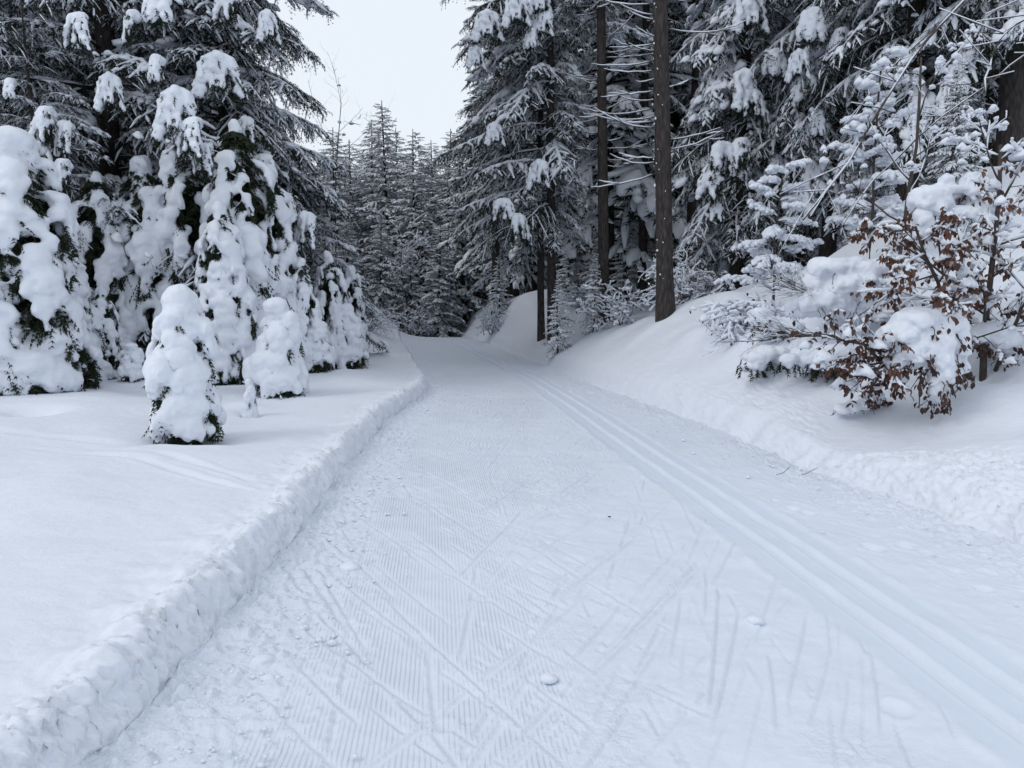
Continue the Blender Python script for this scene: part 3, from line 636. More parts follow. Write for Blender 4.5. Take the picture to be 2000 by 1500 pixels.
# trunks with dead, upswept snowy branches
def bare_trunk(x, y, h, r, label, seed, ndead, z0_, z1_, side, crown_from, Rc, tilt=(0, 0), n_dabs=190, nb=40, group=None):
    rg = np.random.default_rng(seed); e = link('spruce', None, None, (x, y, gz(x, y)), (tilt[0], tilt[1], 0)); tag(e, label, 'spruce', group)
    link('trunk', trunk_mesh(h, r, seed, .04, .35, 18), e)
    tag(link('stuck_snow', dabs(9, r, n_dabs, seed, .78, .1), e), kind='stuff')
    for i in range(ndead):
        z = z0_ + (z1_ - z0_) * (i + rg.random()) / ndead; az = math.pi + rg.normal(0, .55) if rg.random() < side else rg.normal(0, .6)
        L = rg.uniform(.5, 1.7); g, s2 = Geo(), Geo(); n = 8; t = np.linspace(0, 1, n)
        rise = rg.uniform(-.35, -.05); up = rg.uniform(.15, .4)
        def path(L, az, o, rise, up): return np.array(o) + np.stack([np.cos(az) * L * t, np.sin(az) * L * t, L * (rise * t + up * t ** 2) + rg.normal(0, .006, n)], 1)
        ps = [path(L, az, (0, 0, z), rise, up)]
        for q in range(rg.integers(0, 3)):
            k = rg.integers(3, 6); ps.append(path(L * rg.uniform(.25, .5), az + rg.choice([-1, 1]) * rg.uniform(.4, .9), ps[0][k], 0, .1))
        for qi, p in enumerate(ps):
            tube(g, p, np.linspace(.013, .004, n) * (1 if qi == 0 else .6), 4)
            tube(s2, p[1:], np.sin(np.linspace(.5, 2.8, n - 1)) * rg.uniform(.013, .02) * rg.uniform(.8, 1.2, n - 1), 5, .8, .018)
        b_ = link('dead_branch', g.build('dead_branch', M_twig), e); link('snow_load', s2.build('snow_load', M_load), b_)
    for i in range(nb):
        z = crown_from + (h - 1 - crown_from) * ((i + rg.random()) / nb) ** 1.3; az = i * 2.4; M3 = (NBm + HBm)[rg.integers(7)]; sc = Rc / 2.6 * rg.uniform(.6, 1.1)
        br = link('branch', M3[0], e, (0, 0, z), (rg.normal(0, .12), .05 + rg.normal(0, .1), az), (sc, sc, sc)); link('limb', M3[2], br); link('snow_load', M3[1], br)
    return e
bare_trunk(X(1298, 16), 16, 21, .185, 'nearest straight brown trunk with curved dead twigs on the right slope', 421, 34, 3.0, 8.3, .72, 7.6, 2.1, tilt=(0, -.045), nb=22)
bare_trunk(X(1176, 22), 22, 22, .165, 'slender snow-flecked trunk with a small fir at its foot', 422, 30, 4.5, 10, .5, 8.5, 1.8, tilt=(0, -.02), nb=34)
bare_trunk(X(1215, 33), 33, 22, .16, 'thin far trunk between the two flecked trunks', 423, 14, 5, 10, .5, 8, 1.8, nb=20)
G_T = 'dark trunks in the forest on the right'
for i, (px, d, r, lb) in enumerate([(1252, 27, .17, 'dark trunk left of the nearest brown trunk'), (1312, 30, .15, 'dark trunk just right of the nearest brown trunk'), (1345, 27, .17, 'dark trunk between the nearest brown trunk and the padded fir'),
        (1555, 23, .22, 'thick dark trunk right behind the white sapling'), (1578, 25, .16, 'second dark trunk behind the white sapling'), (1905, 17.5, .19, 'dark trunk above the beech near the right edge'), (1962, 17, .17, 'reddish dark trunk at the right edge above the snow slope'), (1372, 34, .17, 'far dark trunk beside the padded fir')]):
    bare_trunk(X(px, d), d, 20, r, lb, 430 + i, 10, 2.5, 9, .5, 5.5 if d > 20 else 5, 2.0, nb=26, n_dabs=20, group=G_T)

# young fir at the foot of the slender trunk, smaller trees by the mound
G_S = 'small snowy conifers in the right-hand forest'
far_tree(4, X(1158, 21), 21, Z(495, 21) - gz(X(1158, 21), 21), 'small fir hugging the foot of the slender flecked trunk', G_S, wide=.85, name='fir', cat='fir')
for px, d, top, w, lb in [(975, 33, 500, 1.1, 'snow-smothered little spruce on top of the mound'), (1395, 24, 420, 1.0, 'small frosted spruce left of the white sapling'), (1660, 17, 260, .9, 'whitened young fir left of the beech'),
                          (1620, 22, 350, 1.0, 'frosted young fir in the dark behind the snow cushions'), (1840, 13.5, 130, .9, 'tall whitened young spruce behind the beech crown')]:
    x = X(px, d); far_tree(4, x, d, Z(top, d) - gz(x, d), lb, G_S, wide=w)

# distant spruces closing the trail
G_C = 'distant spruces closing the end of the trail'
ORD = ['nearest', 'second-nearest', 'third-nearest', 'fourth-nearest', 'fifth-nearest', 'sixth-nearest', 'seventh-nearest', 'eighth-nearest', 'ninth-nearest', 'tenth-nearest', 'eleventh-nearest', 'twelfth-nearest', 'thirteenth-nearest', 'fourteenth-nearest', 'fifteenth-nearest', 'sixteenth-nearest', 'farthest']
SLOTS = [(0, 'at the left edge'), (60, 'between the left edge and the thick left trunk'), (235, 'just right of the thick left trunk'), (350, 'behind the left thicket centre'), (470, 'right of the tallest hooded spruce'), (700, 'over the trail end'), (955, 'behind the snow mound'), (1076, 'between the tall gap spruce and the slender flecked trunk'),
         (1176, 'between the slender flecked trunk and the nearest brown trunk'), (1298, 'between the nearest brown trunk and the padded fir'), (1445, 'behind the padded fir and white sapling'), (1600, 'behind the broad dark fir'), (1760, 'behind the beech crown'), (1925, 'behind the beech stem at the right edge'), (2050, 'cut by the right edge')]
def slot_labels(what, items):
    """items: list of (px, depth, object): label each by its slot between landmarks and its depth order there"""
    by = {}
    for px, d, o in items:
        k = [t for p, t in SLOTS if p <= max(px, 0)][-1]; by.setdefault(k, []).append((d, o))
    for k, v in by.items():
        v.sort(key=lambda t: t[0])
        for i, (d, o) in enumerate(v): o['label'] = (ORD[min(i, 16)] + ' ' if len(v) > 1 else '') + what + ' ' + k
cent = [(578, 44, 285, 0, 'far-left spruce of the distant row, half behind the overhanging boughs'), (612, 52, 300, 2, 'distant spruce beside the half-hidden one'), (660, 50, 262, 0, 'pointed distant spruce left of the paired tops'), (694, 58, 285, 2, 'small distant top left of the tallest'),
        (728, 52, 245, 1, 'left one of the paired distant tops'), (762, 50, 213, 0, 'tallest distant spruce in the middle of the gap'), (790, 56, 262, 1, 'distant spruce right behind the tallest'), (820, 48, 262, 0, 'evenly tapered distant spruce right of the tallest'),
        (850, 57, 285, 2, 'low distant top between the tapered spruce and the gap edge'), (878, 50, 262, 1, 'distant spruce at the right side of the gap'), (905, 46, 300, 0, 'distant spruce tucked behind the mound tree'), (640, 60, 300, 1, 'thin distant spruce behind the pointed one'),
        (745, 44, 420, 2, 'shorter snowy spruce before the distant row'), (860, 43, 440, 2, 'dark lower spruce beside the end of the trail'), (680, 43, 430, 2, 'shorter spruce at the left of the trail end'), (560, 38, 330, 2, 'spruce behind the sloping padded boughs'), (800, 44, 480, 4, 'bushy small spruce in the middle of the trail end')]
for px, d, top, k, lb in cent:
    x = X(px, d); far_tree(k, x, d, Z(top, d) - gz(x, d), lb, G_C, wide=[1.32, 1.2, 1.4, 1.25, 1.2][k] * R_(.9, 1.12))
IT = []
for i in range(26):
    px = 480 + 18 * i + R_(-8, 8); d = R_(62, 85); x = X(px, d); o = far_tree(rnd.choice([0, 1, 2]), x, d, Z(R_(300, 345), d) - gz(x, d), None, 'tops of the farthest spruces'); o['label'] = ['first', 'second', 'third', 'fourth', 'fifth', 'sixth', 'seventh', 'eighth', 'ninth', 'tenth', 'eleventh', 'twelfth', 'thirteenth'][i % 13] + ' faint spruce top from the ' + ('left' if i < 13 else 'middle') + ' behind the distant row'
# deep forest, right and left
IT = []
for i in range(66):
    px = 930 + 1150 * ((i * .618) % 1) + R_(-10, 10); d = 27 + 34 * (i / 66) + R_(-1, 1)
    if px < 1150: d = 37 + (d - 27) * .7
    x = X(px, d)
    if abs(x - xR(d)) < 1.5: x += 2
    o = far_tree(rnd.choice([0, 1, 3, 3, 1]), x, d, R_(17, 23) if px > 1000 else R_(16, 18), None, 'spruces deep in the right-hand forest', wide=R_(.9, 1.15)); IT.append((px, d, o))
slot_labels('dim deep-forest spruce', IT); IT = []
for i in range(30):
    px = -150 + 620 * ((i * .618) % 1); d = 20 + 30 * (i / 30) + R_(-1, 1); x = X(px, d)
    o = far_tree(rnd.choice([0, 1, 2, 3]), x, d, R_(14, 19), None, 'spruces in the left-hand forest', wide=R_(.9, 1.1)); IT.append((px, d, o))
slot_labels('snow-dusted background spruce', IT); IT = []
for i in range(26):
    px = 1090 + 620 * ((i * .618) % 1); d = 20 + 14 * ((i * .37) % 1); x = X(px, d)
    if px > 1250 and d < 22: continue
    o = far_tree(4, x, d, R_(1.2, 3.2), None, 'undergrowth spruces among the right-hand trunks', wide=R_(.9, 1.3)); IT.append((px, d, o))
slot_labels('frosted little undergrowth spruce', IT)

# ------------------------------------------------------------------ broadleaved saplings
def grow(rg, p, d, L, r, lev, out, o):
    n = 7; P = [np.array(p, float)]; d = np.array(d, float); d /= np.linalg.norm(d)
    for i in range(n - 1):
        d = d + rg.normal(0, o['wob'], 3) + np.array([0, 0, o['grav'][min(lev, len(o['grav']) - 1)]]) ; d /= np.linalg.norm(d); P.append(P[-1] + d * L / (n - 1))
    P = np.array(P); out.append((P, np.linspace(r, r * .45, n), lev))
    if lev >= o['maxlev']: return
    m = o['kids'][lev]
    for k in range(m):
        t = o['t0'][lev] + (1 - o['t0'][lev]) * (k + rg.random()) / m; i = min(int(t * (n - 1)), n - 2); q = P[i] + (P[i + 1] - P[i]) * (t * (n - 1) - i)
        az = k * 2.4 + rg.normal(0, .4); T = P[i + 1] - P[i]; T /= np.linalg.norm(T)
        if o.get('flat') and lev >= 1:
            A = np.cross(T, (0, 0, 1)); A /= np.linalg.norm(A) + 1e-6; sd = A * (1 if k % 2 else -1)
        else:
            A = np.cross(T, (0.3, .2, 1)); A /= np.linalg.norm(A) + 1e-6; B = np.cross(T, A); sd = A * math.cos(az) + B * math.sin(az)
        if o.get('bias') is not None and lev == 0: sd = sd + np.array(o['bias'])
        sp = math.radians(o['ang'][lev] + rg.normal(0, 7)); dd = T * math.cos(sp) + sd / (np.linalg.norm(sd) + 1e-6) * math.sin(sp)
        grow(rg, q, dd, L * o['len'][lev] * (1 - .5 * t * o.get('taper', 1)) * rg.uniform(.75, 1.2), r * .5 * (1 - .4 * t), lev + 1, out, o)
def leaf_mesh(seed):
    rg = np.random.default_rng(seed); n = 5; t = np.linspace(0, 1, n); w = .5 * np.sin(np.pi * (t * .92 + .05)) ** .8 * .55; c = rg.uniform(-.5, .5); cu = rg.uniform(.3, 1.0)
    V = []; 
    for i in range(n):
        x = t[i]; z = -cu * .35 * x * x
        V += [(x, -w[i], z + w[i] * (.4 + c)), (x, 0, z), (x, w[i], z + w[i] * (.5 - c) + rg.normal(0, .03))]
    Q = [(i * 3 + j, i * 3 + j + 1, i * 3 + j + 4, i * 3 + j + 3) for i in range(n - 1) for j in (0, 1)]
    return np.array(V), np.array(Q)
LV = [leaf_mesh(i) for i in range(6)]; LM = [mesh('leaf', V, [Q], M_leaf) for V, Q in LV]

def broadleaf(name, x, y, segs, label, cat, seed, snow=(.012, .03), snow_p=.8, snow_lev=1, leaves=0, leaf_sz=(.05, .08), leaf_objs=0, loc=None, group=None, blobs=0, blob_r=(.05, .12), k=5, leaf_zone=None):
    rg = np.random.default_rng(seed); e = link(name, None, None, loc or (x, y, gz(x, y))); tag(e, label, cat, group)
    st, tw, sn = Geo(), Geo(), Geo()
    for P, r, lev in segs:
        tube(st if lev == 0 else tw, P, r, 6 if lev == 0 else (4 if lev == 1 else 3))
        if lev >= snow_lev:
            T = np.gradient(P, axis=0); T /= np.linalg.norm(T, axis=1)[:, None]; hz = 1 - np.abs(T[:, 2]) ** 2
            if rg.random() < snow_p:
                a, b_ = 0, len(P)
                if rg.random() < .5: a = rg.integers(0, 3); b_ = rg.integers(4, len(P) + 1)
                rr = rg.uniform(*snow) * (.55 + .6 * hz[a:b_]) * rg.uniform(.6, 1.4, b_ - a); rr[0] *= .5; rr[-1] *= .7
                tube(sn, P[a:b_], rr, k, .85, rr.mean() * .7)
    if st.n: link('stem', st.build('stem', M_twig), e)
    if tw.n: link('twigs', tw.build('twigs', M_twig), e)
    fine = [s for s in segs if s[2] >= max(s_[2] for s_ in segs) - 1]
    for q in range(blobs):
        P = fine[rg.integers(len(fine))][0]; c = P[rg.integers(len(P))]; s = rg.uniform(*blob_r); V, T = ICO2
        Vn = V * (s * rg.uniform(1, 1.6), s * rg.uniform(1, 1.5), s * rg.uniform(.55, .9)) * (1 + .5 * noise3(V * 1.9 + q * 3.3, seed)[:, None]); Vn[:, 2] -= .5 * np.hypot(Vn[:, 0], Vn[:, 1]); sn.add(Vn + c + (0, 0, s * .4), T)
    if sn.n: tag(link('snow_load', sn.build('snow_load', M_load), e), kind='stuff')
    lg = Geo(); cnt = 0
    for q in range(leaves):
        P = fine[rg.integers(len(fine))][0]; i = rg.integers(1, len(P)); c = P[i]
        if leaf_zone and not leaf_zone(c): continue
        s = rg.uniform(*leaf_sz); rot = (rg.normal(0, .6), rg.uniform(.2, 1.3), rg.uniform(0, 6.28)); kk = rg.integers(6)
        if cnt < leaf_objs: link('leaf', LM[kk], e, c, rot, (s, s, s))
        else:
            M4 = np.array(Matrix.LocRotScale(Vector(c), __import__('mathutils').Euler(rot), Vector((s, s, s)))); lg.merge((LV[kk][0], np.zeros((0, 3), int), LV[kk][1]), M4)
        cnt += 1
    if lg.n: tag(link('leaves', lg.build('leaves', M_leaf), e), kind='stuff')
    return e
# white sapling
def segs_of(seed, p, d, L, r, o):
    out = []; grow(np.random.default_rng(seed), p, d, L, r, 0, out, o); return out
O_sap = dict(wob=.10, grav=[0.02, -.09, -.10, -.08], maxlev=3, kids=[21, 11, 5], t0=[.2, .15, .2], ang=[60, 50, 48], len=[.40, .45, .5], flat=True, taper=1.3)
d = 13.6; x = X(1505, d)
sg = segs_of(3, (0, 0, -.2), (-.10, 0, 1), 2.75, .028, dict(O_sap, wob=.05))
broadleaf('sapling', x, d, sg, 'bright white sapling with layered snow-coated branches against the dark forest', 'sapling', 5, (.026, .046), 1.0, 1, k=6, blobs=90, blob_r=(.03, .055), leaves=12)
sg = segs_of(8, (0, 0, -.2), (.05, 0, 1), 3.6, .03, dict(O_sap, wob=.05, len=[.27, .45, .5]))
broadleaf('sapling', X(1690, 13), 13, sg, 'taller snow-coated sapling between the white sapling and the beech', 'sapling', 6, (.024, .046), 1.0, 1, k=6, blobs=110, blob_r=(.035, .08), leaves=20)
O_thin = dict(wob=.13, grav=[.02, .02, 0], maxlev=3, kids=[9, 5, 3], t0=[.3, .25, .3], ang=[55, 45, 40], len=[.42, .45, .5], taper=1.0)
sg = segs_of(21, (0, 0, -.2), (-.05, 0, 1), 4.0, .035, O_thin)
broadleaf('sapling', X(1755, 10.8), 10.8, sg, 'thin black-twigged sapling dotted with snow puffs above the beech', 'sapling', 7, (.008, .016), .45, 1, blobs=110, blob_r=(.02, .05), leaves=60, leaf_sz=(.04, .06))
# frosted brownish undergrowth
O_bush = dict(wob=.16, grav=[-.02, -.05, -.05], maxlev=2, kids=[7, 5], t0=[.15, .2], ang=[50, 45], len=[.6, .55], taper=.6)
def multi(seed, n, L, lean, spread, o, r=.012):
    out = []; rg = np.random.default_rng(seed)
    for i in range(n): grow(rg, (rg.normal(0, .1), rg.normal(0, .08), -.1), (lean[0] + rg.normal(0, spread), lean[1] + rg.normal(0, spread), lean[2]), L * rg.uniform(.6, 1.1), r, 0, out, o)
    return out
G_U = 'frosted shrubs between the right-hand trunks'
for i, (px, d, L, lb) in enumerate([(1220, 20, 1.35, 'frosted brownish shrub between the two flecked trunks'), (1338, 19, 1.5, 'frosted brownish shrub right of the nearest brown trunk'), (1375, 20.5, 1.0, 'small frosted shrub further right of the nearest brown trunk'), (1130, 26, .9, 'snowy shrub behind the tall spruce trunk'),
                                   (810, 42, 1.9, 'brown-leaved bush at the left of the trail end'), (715, 30, 1.3, 'reddish twiggy bush on the left bank near the trail end'), (965, 32, 1.3, 'drooping snowy bush on the left flank of the mound')]):
    sg = multi(40 + i, 7, L, (0, 0, 1), .35, O_bush)
    broadleaf('shrub', X(px, d), d, sg, lb, 'shrub', 50 + i, (.014, .03), .8, 1, leaves=110, leaf_sz=(.05, .09), blobs=120, blob_r=(.02, .05), k=4, group=G_U)
# arched bush under snow
d = 12.6; x = X(1440, d)
sg = multi(61, 12, 1.1, (-.75, -.35, .55), .28, dict(O_bush, grav=[-.13, -.1, -.08]), .012)
broadleaf('shrub', X(1525, d), d, sg, 'arched bush bent to the left under a thick snow roof below the white sapling', 'shrub', 62, (.018, .04), .85, 0, leaves=190, leaf_sz=(.05, .08), blobs=90, blob_r=(.03, .07))
d = 10.6
for i, (px, d_, ln, lb) in enumerate([(1640, 10.4, (-.9, -.1, .16), 'fan of fine bare twigs reaching left over the snow cushions'), (1600, 9.2, (-.9, -.2, .05), 'lower fan of bare twigs above the brown leaf cluster')]):
    sg = multi(70 + i, 7, 1.25, ln, .16, dict(O_bush, grav=[.015, .01, .01], wob=.05, kids=[8, 4], ang=[32, 35], len=[.45, .4]), .007)
    broadleaf('shrub', X(px, d_), d_, sg, lb, 'shrub', 75 + i, (.005, .009), .3, 1, leaves=12, leaf_sz=(.04, .06), loc=(X(px, d_), d_, Z(575 if i == 0 else 640, d_)))

# ------------------------------------------------------------------ beech and the snow-covered shrubs round it
by = hit(1930, 738); bx = X(1925, by); bz = gz(bx, by)
O_b = dict(wob=.10, grav=[.03, -.01, -.03, -.03], maxlev=3, kids=[14, 7, 5], t0=[.2, .2, .2], ang=[62, 42, 40], len=[.5, .42, .45], taper=.8, flat=False)
out = []; rg = np.random.default_rng(90)
grow(rg, (0, 0, -.2), (-.14, 0, 1), 2.9, .042, 0, out, dict(O_b, wob=.05))
grow(rg, (-.05, .1, -.1), (-.55, -.2, .8), 2.3, .03, 0, out, O_b)
grow(rg, (.1, -.05, .1), (.35, 0, .9), 1.9, .025, 0, out, O_b)
broadleaf('beech', bx, by, out, 'young beech with rusty brown leaves and snow clumps on the right bank', 'beech', 91, (.012, .026), .65, 1, leaves=5200, leaf_sz=(.045, .08), leaf_objs=290, blobs=90, blob_r=(.02, .07), leaf_zone=lambda c: c[2] < 2.4 and noise3(np.array([c * 1.8]), 4)[0] > -.2)
# low brown-leaved limbs reaching left
out = []; O_l = dict(O_b, kids=[8, 5, 3], grav=[-.035, -.04, -.05, -.04], ang=[40, 40, 40])
for dv, L in [((-1, -.3, .25), 1.5), ((-1, -.4, -.02), 1.3), ((-.7, -.5, .1), 1.0)]: grow(rg, (0, 0, 0), dv, L, .022, 0, out, O_l)
px0, py0, pd = 1790, 8.1, 8.1
broadleaf('beech', 0, 0, out, 'low sprawling beech limbs with brown leaves left of the round snow hood', 'beech', 92, (.008, .016), .4, 1, leaves=700, leaf_sz=(.045, .08), leaf_objs=230, blobs=16, blob_r=(.04, .08), loc=(X(1825, 8.2), 8.2, Z(680, 8.2) - .1), leaf_zone=lambda c: c[0] < -.35)

def snow_clump(name, px, pyb, py, parts_, label, cat, seed, voxel=.02, twig=True, leaves=0, rough=.02, green=False):
    """snow hood on a bent shrub: parts_ are (dx, dy, dz, rx, ry, rz) in metres about the anchor pixel"""
    d = hit(px, pyb) - .1; x = X(px, d); z = Z(py, d); e = link(name, None, None, (x, d, gz(x, d))); tag(e, label, cat)
    oz = z - gz(x, d); rg = np.random.default_rng(seed)
    balls = [(a, b_, c + oz, r1, r2, r3) for a, b_, c, r1, r2, r3 in parts_]
    link('snow_load', snow_mass('snow_load', balls, voxel, seed, 5, rough=rough, under=.02), e)
    tw, lg, nd = Geo(), Geo(), Geo()
    for a, b_, c, r1, r2, r3 in parts_:
        for q in range(5):
            az = rg.uniform(0, 6.28); p = np.array([a + math.cos(az) * r1 * .8, b_ + math.sin(az) * r2 * .8, c + oz - r3 * .3]); dv = np.array([math.cos(az) * .6, math.sin(az) * .6, -.9]); L = r3 * rg.uniform(.7, 1.4)
            P = p + dv * L * np.linspace(0, 1, 6)[:, None] + rg.normal(0, .01, (6, 3)); tube(tw, P, np.linspace(.007, .003, 6), 3)
            if green: blades(nd, P, np.repeat(dv[None], 6, 0), .045, .008, rg); blades(nd, P - (0, 0, .03), np.repeat(dv[None], 6, 0), .06, .008, rg)
            for l_ in range(leaves):
                s = rg.uniform(.05, .08); M4 = np.array(Matrix.LocRotScale(Vector(P[rg.integers(2, 6)] + rg.normal(0, .025, 3)), __import__('mathutils').Euler((rg.normal(0, .6), rg.uniform(.5, 1.5), rg.uniform(0, 6.28))), Vector((s, s, s))))
                kk = rg.integers(6); lg.merge((LV[kk][0], np.zeros((0, 3), int), LV[kk][1]), M4)
    tube(tw, [(.15, .35, -.3), (.12, .3, oz * .5), (parts_[0][0], parts_[0][1], parts_[0][2] + oz)], [.018, .014, .01], 5)
    link('twigs', tw.build('twigs', M_twig), e)
    if lg.n: tag(link('leaves', lg.build('leaves', M_leaf), e), kind='stuff')
    if nd.n: link('foliage', nd.build('foliage', M_needle2, False), e)
    return e
# round hood: pixels to metres at 8 m is 1/181
snow_clump('shrub', 1810, 815, 640, [(-.08, 0, .08, .30, .26, .16), (.14, .05, 0, .28, .26, .18), (-.28, 0, -.06, .24, .22, .12), (-.42, 0, -.12, .14, .15, .08), (.0, -.12, -.18, .23, .2, .22), (-.2, -.1, -.28, .22, .18, .14), (.05, -.18, -.36, .17, .15, .2),
    (.05, -.2, -.5, .15, .13, .13), (.3, 0, -.18, .16, .18, .2), (.34, .02, -.36, .11, .12, .14), (.0, -.22, -.66, .08, .08, .09), (.06, -.22, -.76, .07, .07, .07), (-.35, -.05, -.36, .12, .12, .07), (.12, .1, .08, .22, .2, .14)],
    'big rounded snow hood drooping over a brown-leaved shrub below the beech', 'shrub', 601, .02, leaves=4, rough=.034)
snow_clump('shrub', 1655, 640, 535, [(-.25, 0, .05, .36, .3, .2), (.15, 0, -.02, .36, .3, .2), (.45, 0, .05, .25, .3, .17), (-.05, -.2, -.2, .4, .3, .18), (.4, -.15, -.22, .33, .3, .16), (-.5, 0, -.2, .2, .2, .2), (-.6, -.1, -.42, .25, .25, .16), (.7, -.1, -.45, .25, .25, .16), (.05, .1, .12, .2, .2, .12), (.65, -.1, -.12, .2, .2, .12), (-.3, -.1, -.4, .4, .3, .2), (.3, -.1, -.4, .4, .3, .2)],
    'wide pillowy snow cushion over a buried shrub left of the beech', 'shrub', 602, .028, leaves=1, rough=.05)
snow_clump('shrub', 1845, 690, 395, [(-.25, 0, .0, .26, .24, .17), (0, 0, .08, .18, .18, .12), (.3, 0, -.1, .22, .2, .15), (.1, -.1, -.22, .3, .2, .14), (-.1, 0, .2, .14, .12, .14), (.22, 0, .18, .15, .14, .17), (.16, 0, .05, .2, .18, .12), (.3, .1, .1, .14, .12, .2), (-.4, -.05, -.3, .12, .12, .2)],
    'heavy snow clumps lodged high in twigs behind the beech crown', 'shrub', 603, .022, leaves=4, rough=.045)
snow_clump('shrub', 1945, 715, 650, [(-.1, 0, 0, .2, .2, .15), (.1, 0, -.1, .2, .18, .16), (.25, 0, -.3, .14, .14, .12), (-.25, 0, -.05, .15, .15, .12)], 'snow-topped tangle at the foot of the beech stem', 'shrub', 604, .02, leaves=7)
snow_clump('shrub', 1478, 748, 700, [(0, 0, .0, .22, .2, .11), (.12, .05, .06, .22, .2, .11), (-.04, -.02, -.1, .18, .17, .1), (.3, .1, .05, .22, .2, .12)], 'half-buried evergreen seedling with dark needles under a flat snow cap', 'shrub', 605, .018, green=True)
snow_clump('shrub', 1580, 738, 705, [(-.25, 0, 0, .14, .14, .1), (0, 0, -.02, .16, .15, .1), (.28, 0, -.04, .16, .15, .09), (.1, .12, .1, .3, .2, .12), (.5, .05, -.02, .15, .14, .1)], 'row of small snow-buried evergreen tufts right of the flat-capped seedling', 'shrub', 606, .018, green=True)
snow_clump('shrub', 1700, 790, 780, [(-.02, 0, 0, .1, .1, .07), (.1, 0, .04, .09, .09, .06), (.02, 0, .12, .09, .09, .07)], 'small leafy clump with snow on it left of the drooping hood tip', 'shrub', 607, .014, leaves=4)
snow_clump('shrub', 1650, 812, 800, [(0, 0, 0, .1, .09, .05), (.13, 0, .03, .09, .09, .05), (.24, 0, .05, .08, .08, .05)], 'tiny row of snow-covered tips on the slope below the beech', 'shrub', 608, .013)

for px, pb, py, lb, sd in [(1615, 725, 690, 'low snow hump with dark needle tips beside the brown-leaved limbs', 613), (1520, 655, 622, 'snow pillow at the foot of the white sapling', 614)]:
    rg = np.random.default_rng(sd); ps = [(rg.normal(0, .16), rg.normal(0, .08), rg.normal(0, .04) - .03 * q, rg.uniform(.16, .28), rg.uniform(.15, .24), rg.uniform(.08, .13)) for q in range(7)]
    snow_clump('shrub', px, pb, py, ps, lb, 'shrub', sd, .02, green=True, rough=.03)

# leaning dead stems high on the right
G_D = 'leaning dead stems at the upper right'
for i, (ax_, ay_, bx_, by_, d, r, lb) in enumerate([(1700, 250, 1960, -60, 11.5, .032, 'thickest leaning grey stem crossing the upper right'), (1620, 330, 1850, 20, 13, .022, 'leaning stem left of the thickest one'), (1880, 200, 2060, 20, 10, .02, 'snow-topped leaning pole near the right edge'),
                                  (1790, 300, 2080, 60, 12, .02, 'low leaning stem over the beech crown'), (1900, 40, 2060, -10, 9.5, .022, 'short snowy stick at the top right corner')]):
    A = np.array([X(ax_, d), d, Z(ay_, d)]); B = np.array([X(bx_, d), d + .6, Z(by_, d)]); D_ = A - B
    g0 = gz(A[0] - .0, d); foot = A + D_ / np.linalg.norm(D_) * 2.0 * (1 if i in (0, 1, 3) else 0)
    t = np.linspace(0, 1, 12)[:, None]; P = foot + (B - foot) * t + np.random.default_rng(i).normal(0, .015, (12, 3)); P[:, 2] += .30 * np.sin(t[:, 0] * 3.1); P[:, 0] += .10 * np.sin(t[:, 0] * 7 + i)
    e = link('dead_stem', None, None, tuple(foot)); tag(e, lb, 'dead stem', G_D); g, s2 = Geo(), Geo(); P0 = P - foot
    tube(g, P0, np.linspace(r * .4, r * .75, 12), 7)
    for a0 in (0, 4, 7): tube(s2, P0[a0:a0 + 4], np.array([.2, .6, .6, .2]) * r * 1.1, 5, .6, r * .5)
    rg = np.random.default_rng(700 + i)
    for q in range(12):
        k = rg.integers(1, 11); dv = np.array([rg.choice([-.8, .5]), rg.normal(0, .5), rg.normal(-.1, .4)]); Lq = rg.uniform(.3, .9); Pq = P0[k] + dv * Lq * np.linspace(0, 1, 5)[:, None]; tube(g, Pq, np.linspace(.009, .003, 5), 3)
        if rg.random() < .6: tube(s2, Pq, np.full(5, .01), 4, .8, .008)
    link('stem', g.build('stem', M_twig), e); link('snow_load', s2.build('snow_load', M_load), e)
# bare larch-like tree beside the sky gap
O_g = dict(wob=.12, grav=[.02, .01, 0], maxlev=3, kids=[12, 6, 3], t0=[.35, .2, .3], ang=[50, 42, 40], len=[.4, .45, .5], taper=.7)
sg = segs_of(33, (0, 0, -.3), (.04, 0, 1), 9.5, .035, O_g)
broadleaf('bare_tree', X(655, 36), 36, sg, 'leafless twiggy tree sticking up beside the overhanging boughs at the sky gap', 'bare tree', 34, (.01, .02), .15, 1, blobs=10, blob_r=(.05, .09))
sg = segs_of(35, (0, 0, -.3), (0, 0, 1), 7, .05, O_g)
broadleaf('bare_tree', X(800, 43), 43, sg, 'slim frosted leafless tree in front of the distant spruces at the trail end', 'bare tree', 36, (.03, .05), .8, 1, blobs=60, blob_r=(.04, .09), k=4)
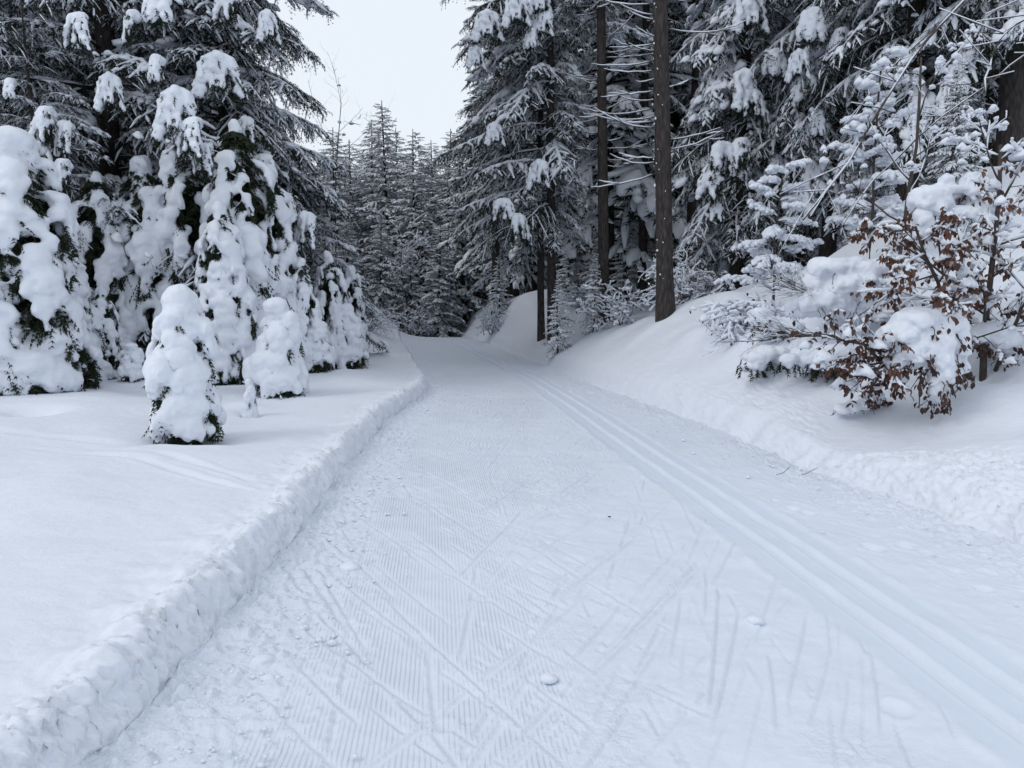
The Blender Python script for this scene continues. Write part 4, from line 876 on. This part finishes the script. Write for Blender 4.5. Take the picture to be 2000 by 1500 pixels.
# upper-left arched stem with twigs is part of the thick spruce's tangle
# ------------------------------------------------------------------ small things on the snow
V, T = ICO2
for i, (px, py, s, lb) in enumerate([(673, 1128, .055, 'flat-topped snow clod on the combed part of the trail'), (488, 1328, .05, 'round snow clod near the left bank'), (612, 985, .05, 'snow clod fallen from the left bank'), (500, 1362, .03, 'small snow lump beside the round clod'), (675, 1003, .035, 'small snow clod right of the fallen one'),
                                   (1492, 1237, .04, 'thin snow plate among the ski marks'), (1075, 1362, .035, 'crumbled snow lump in the middle foreground')]):
    d = CAM_H * FPX / (py - 600); Vn = V * (s * 1.2, s, s * .6) * (1 + .25 * noise3(V * 1.7 + i * 5, i)[:, None])
    tag(link('snow_clod', mesh('snow_clod', Vn, [T], M_snow), None, (X(px, d), d, s * .35), (0, 0, i)), lb, 'snow clod', 'snow clods on the trail')
cg = Geo(); rg = np.random.default_rng(77); V1, T1 = ICO1
for q in range(1700):
    y_ = 2.2 + 16 * rg.random() ** 1.6
    if rg.random() < .8: x_ = float(xL(y_)) + .04 + abs(rg.normal(0, .28))
    else: x_ = float(xR(y_)) - .02 - abs(rg.normal(0, .35))
    s = rg.uniform(.005, .014) * (1.9 if rg.random() < .08 else 1); Vn = V1 * (s, s * rg.uniform(.7, 1.2), s * .7) * (1 + .3 * noise3(V1 * 2 + q, 3)[:, None]); cg.add(Vn + (x_, y_, .018), T1)
tag(link('snow_crumbs', cg.build('snow_crumbs', M_snow)), 'loose snow crumbs scattered along both edges of the trail', 'snow crumbs', None, 'stuff')
d = CAM_H * FPX / 420; g = Geo(); g.add(V1 * (.014, .01, .006), T1); tag(link('bark_flake', g.build('bark_flake', M_twig), None, (X(1195, d), d, .012)), 'tiny dark bark flake lying on the middle of the trail', 'bark flake')
d = 6.9
for i in range(2):
    g = Geo(); P = np.array([[0, 0, 0], [.07, 0, .02], [.14 + .05 * i, .02, .075]]) ; tube(g, P, [.002, .003, .002], 4)
    xx = X(1525 + 45 * i, d); tag(link('fallen_twig', g.build('fallen_twig', M_twig), None, (xx, d, gz(xx, d) + .03)), ['thin fallen twig lying on the right snow bank', 'shorter twig beside the thin fallen one on the bank'][i], 'twig', 'fallen twigs on the right bank')

if 0: print('TRIS', sum(sum(len(p.vertices) - 2 for p in m.polygons) for m in bpy.data.meshes if m.users), len(bpy.data.meshes))
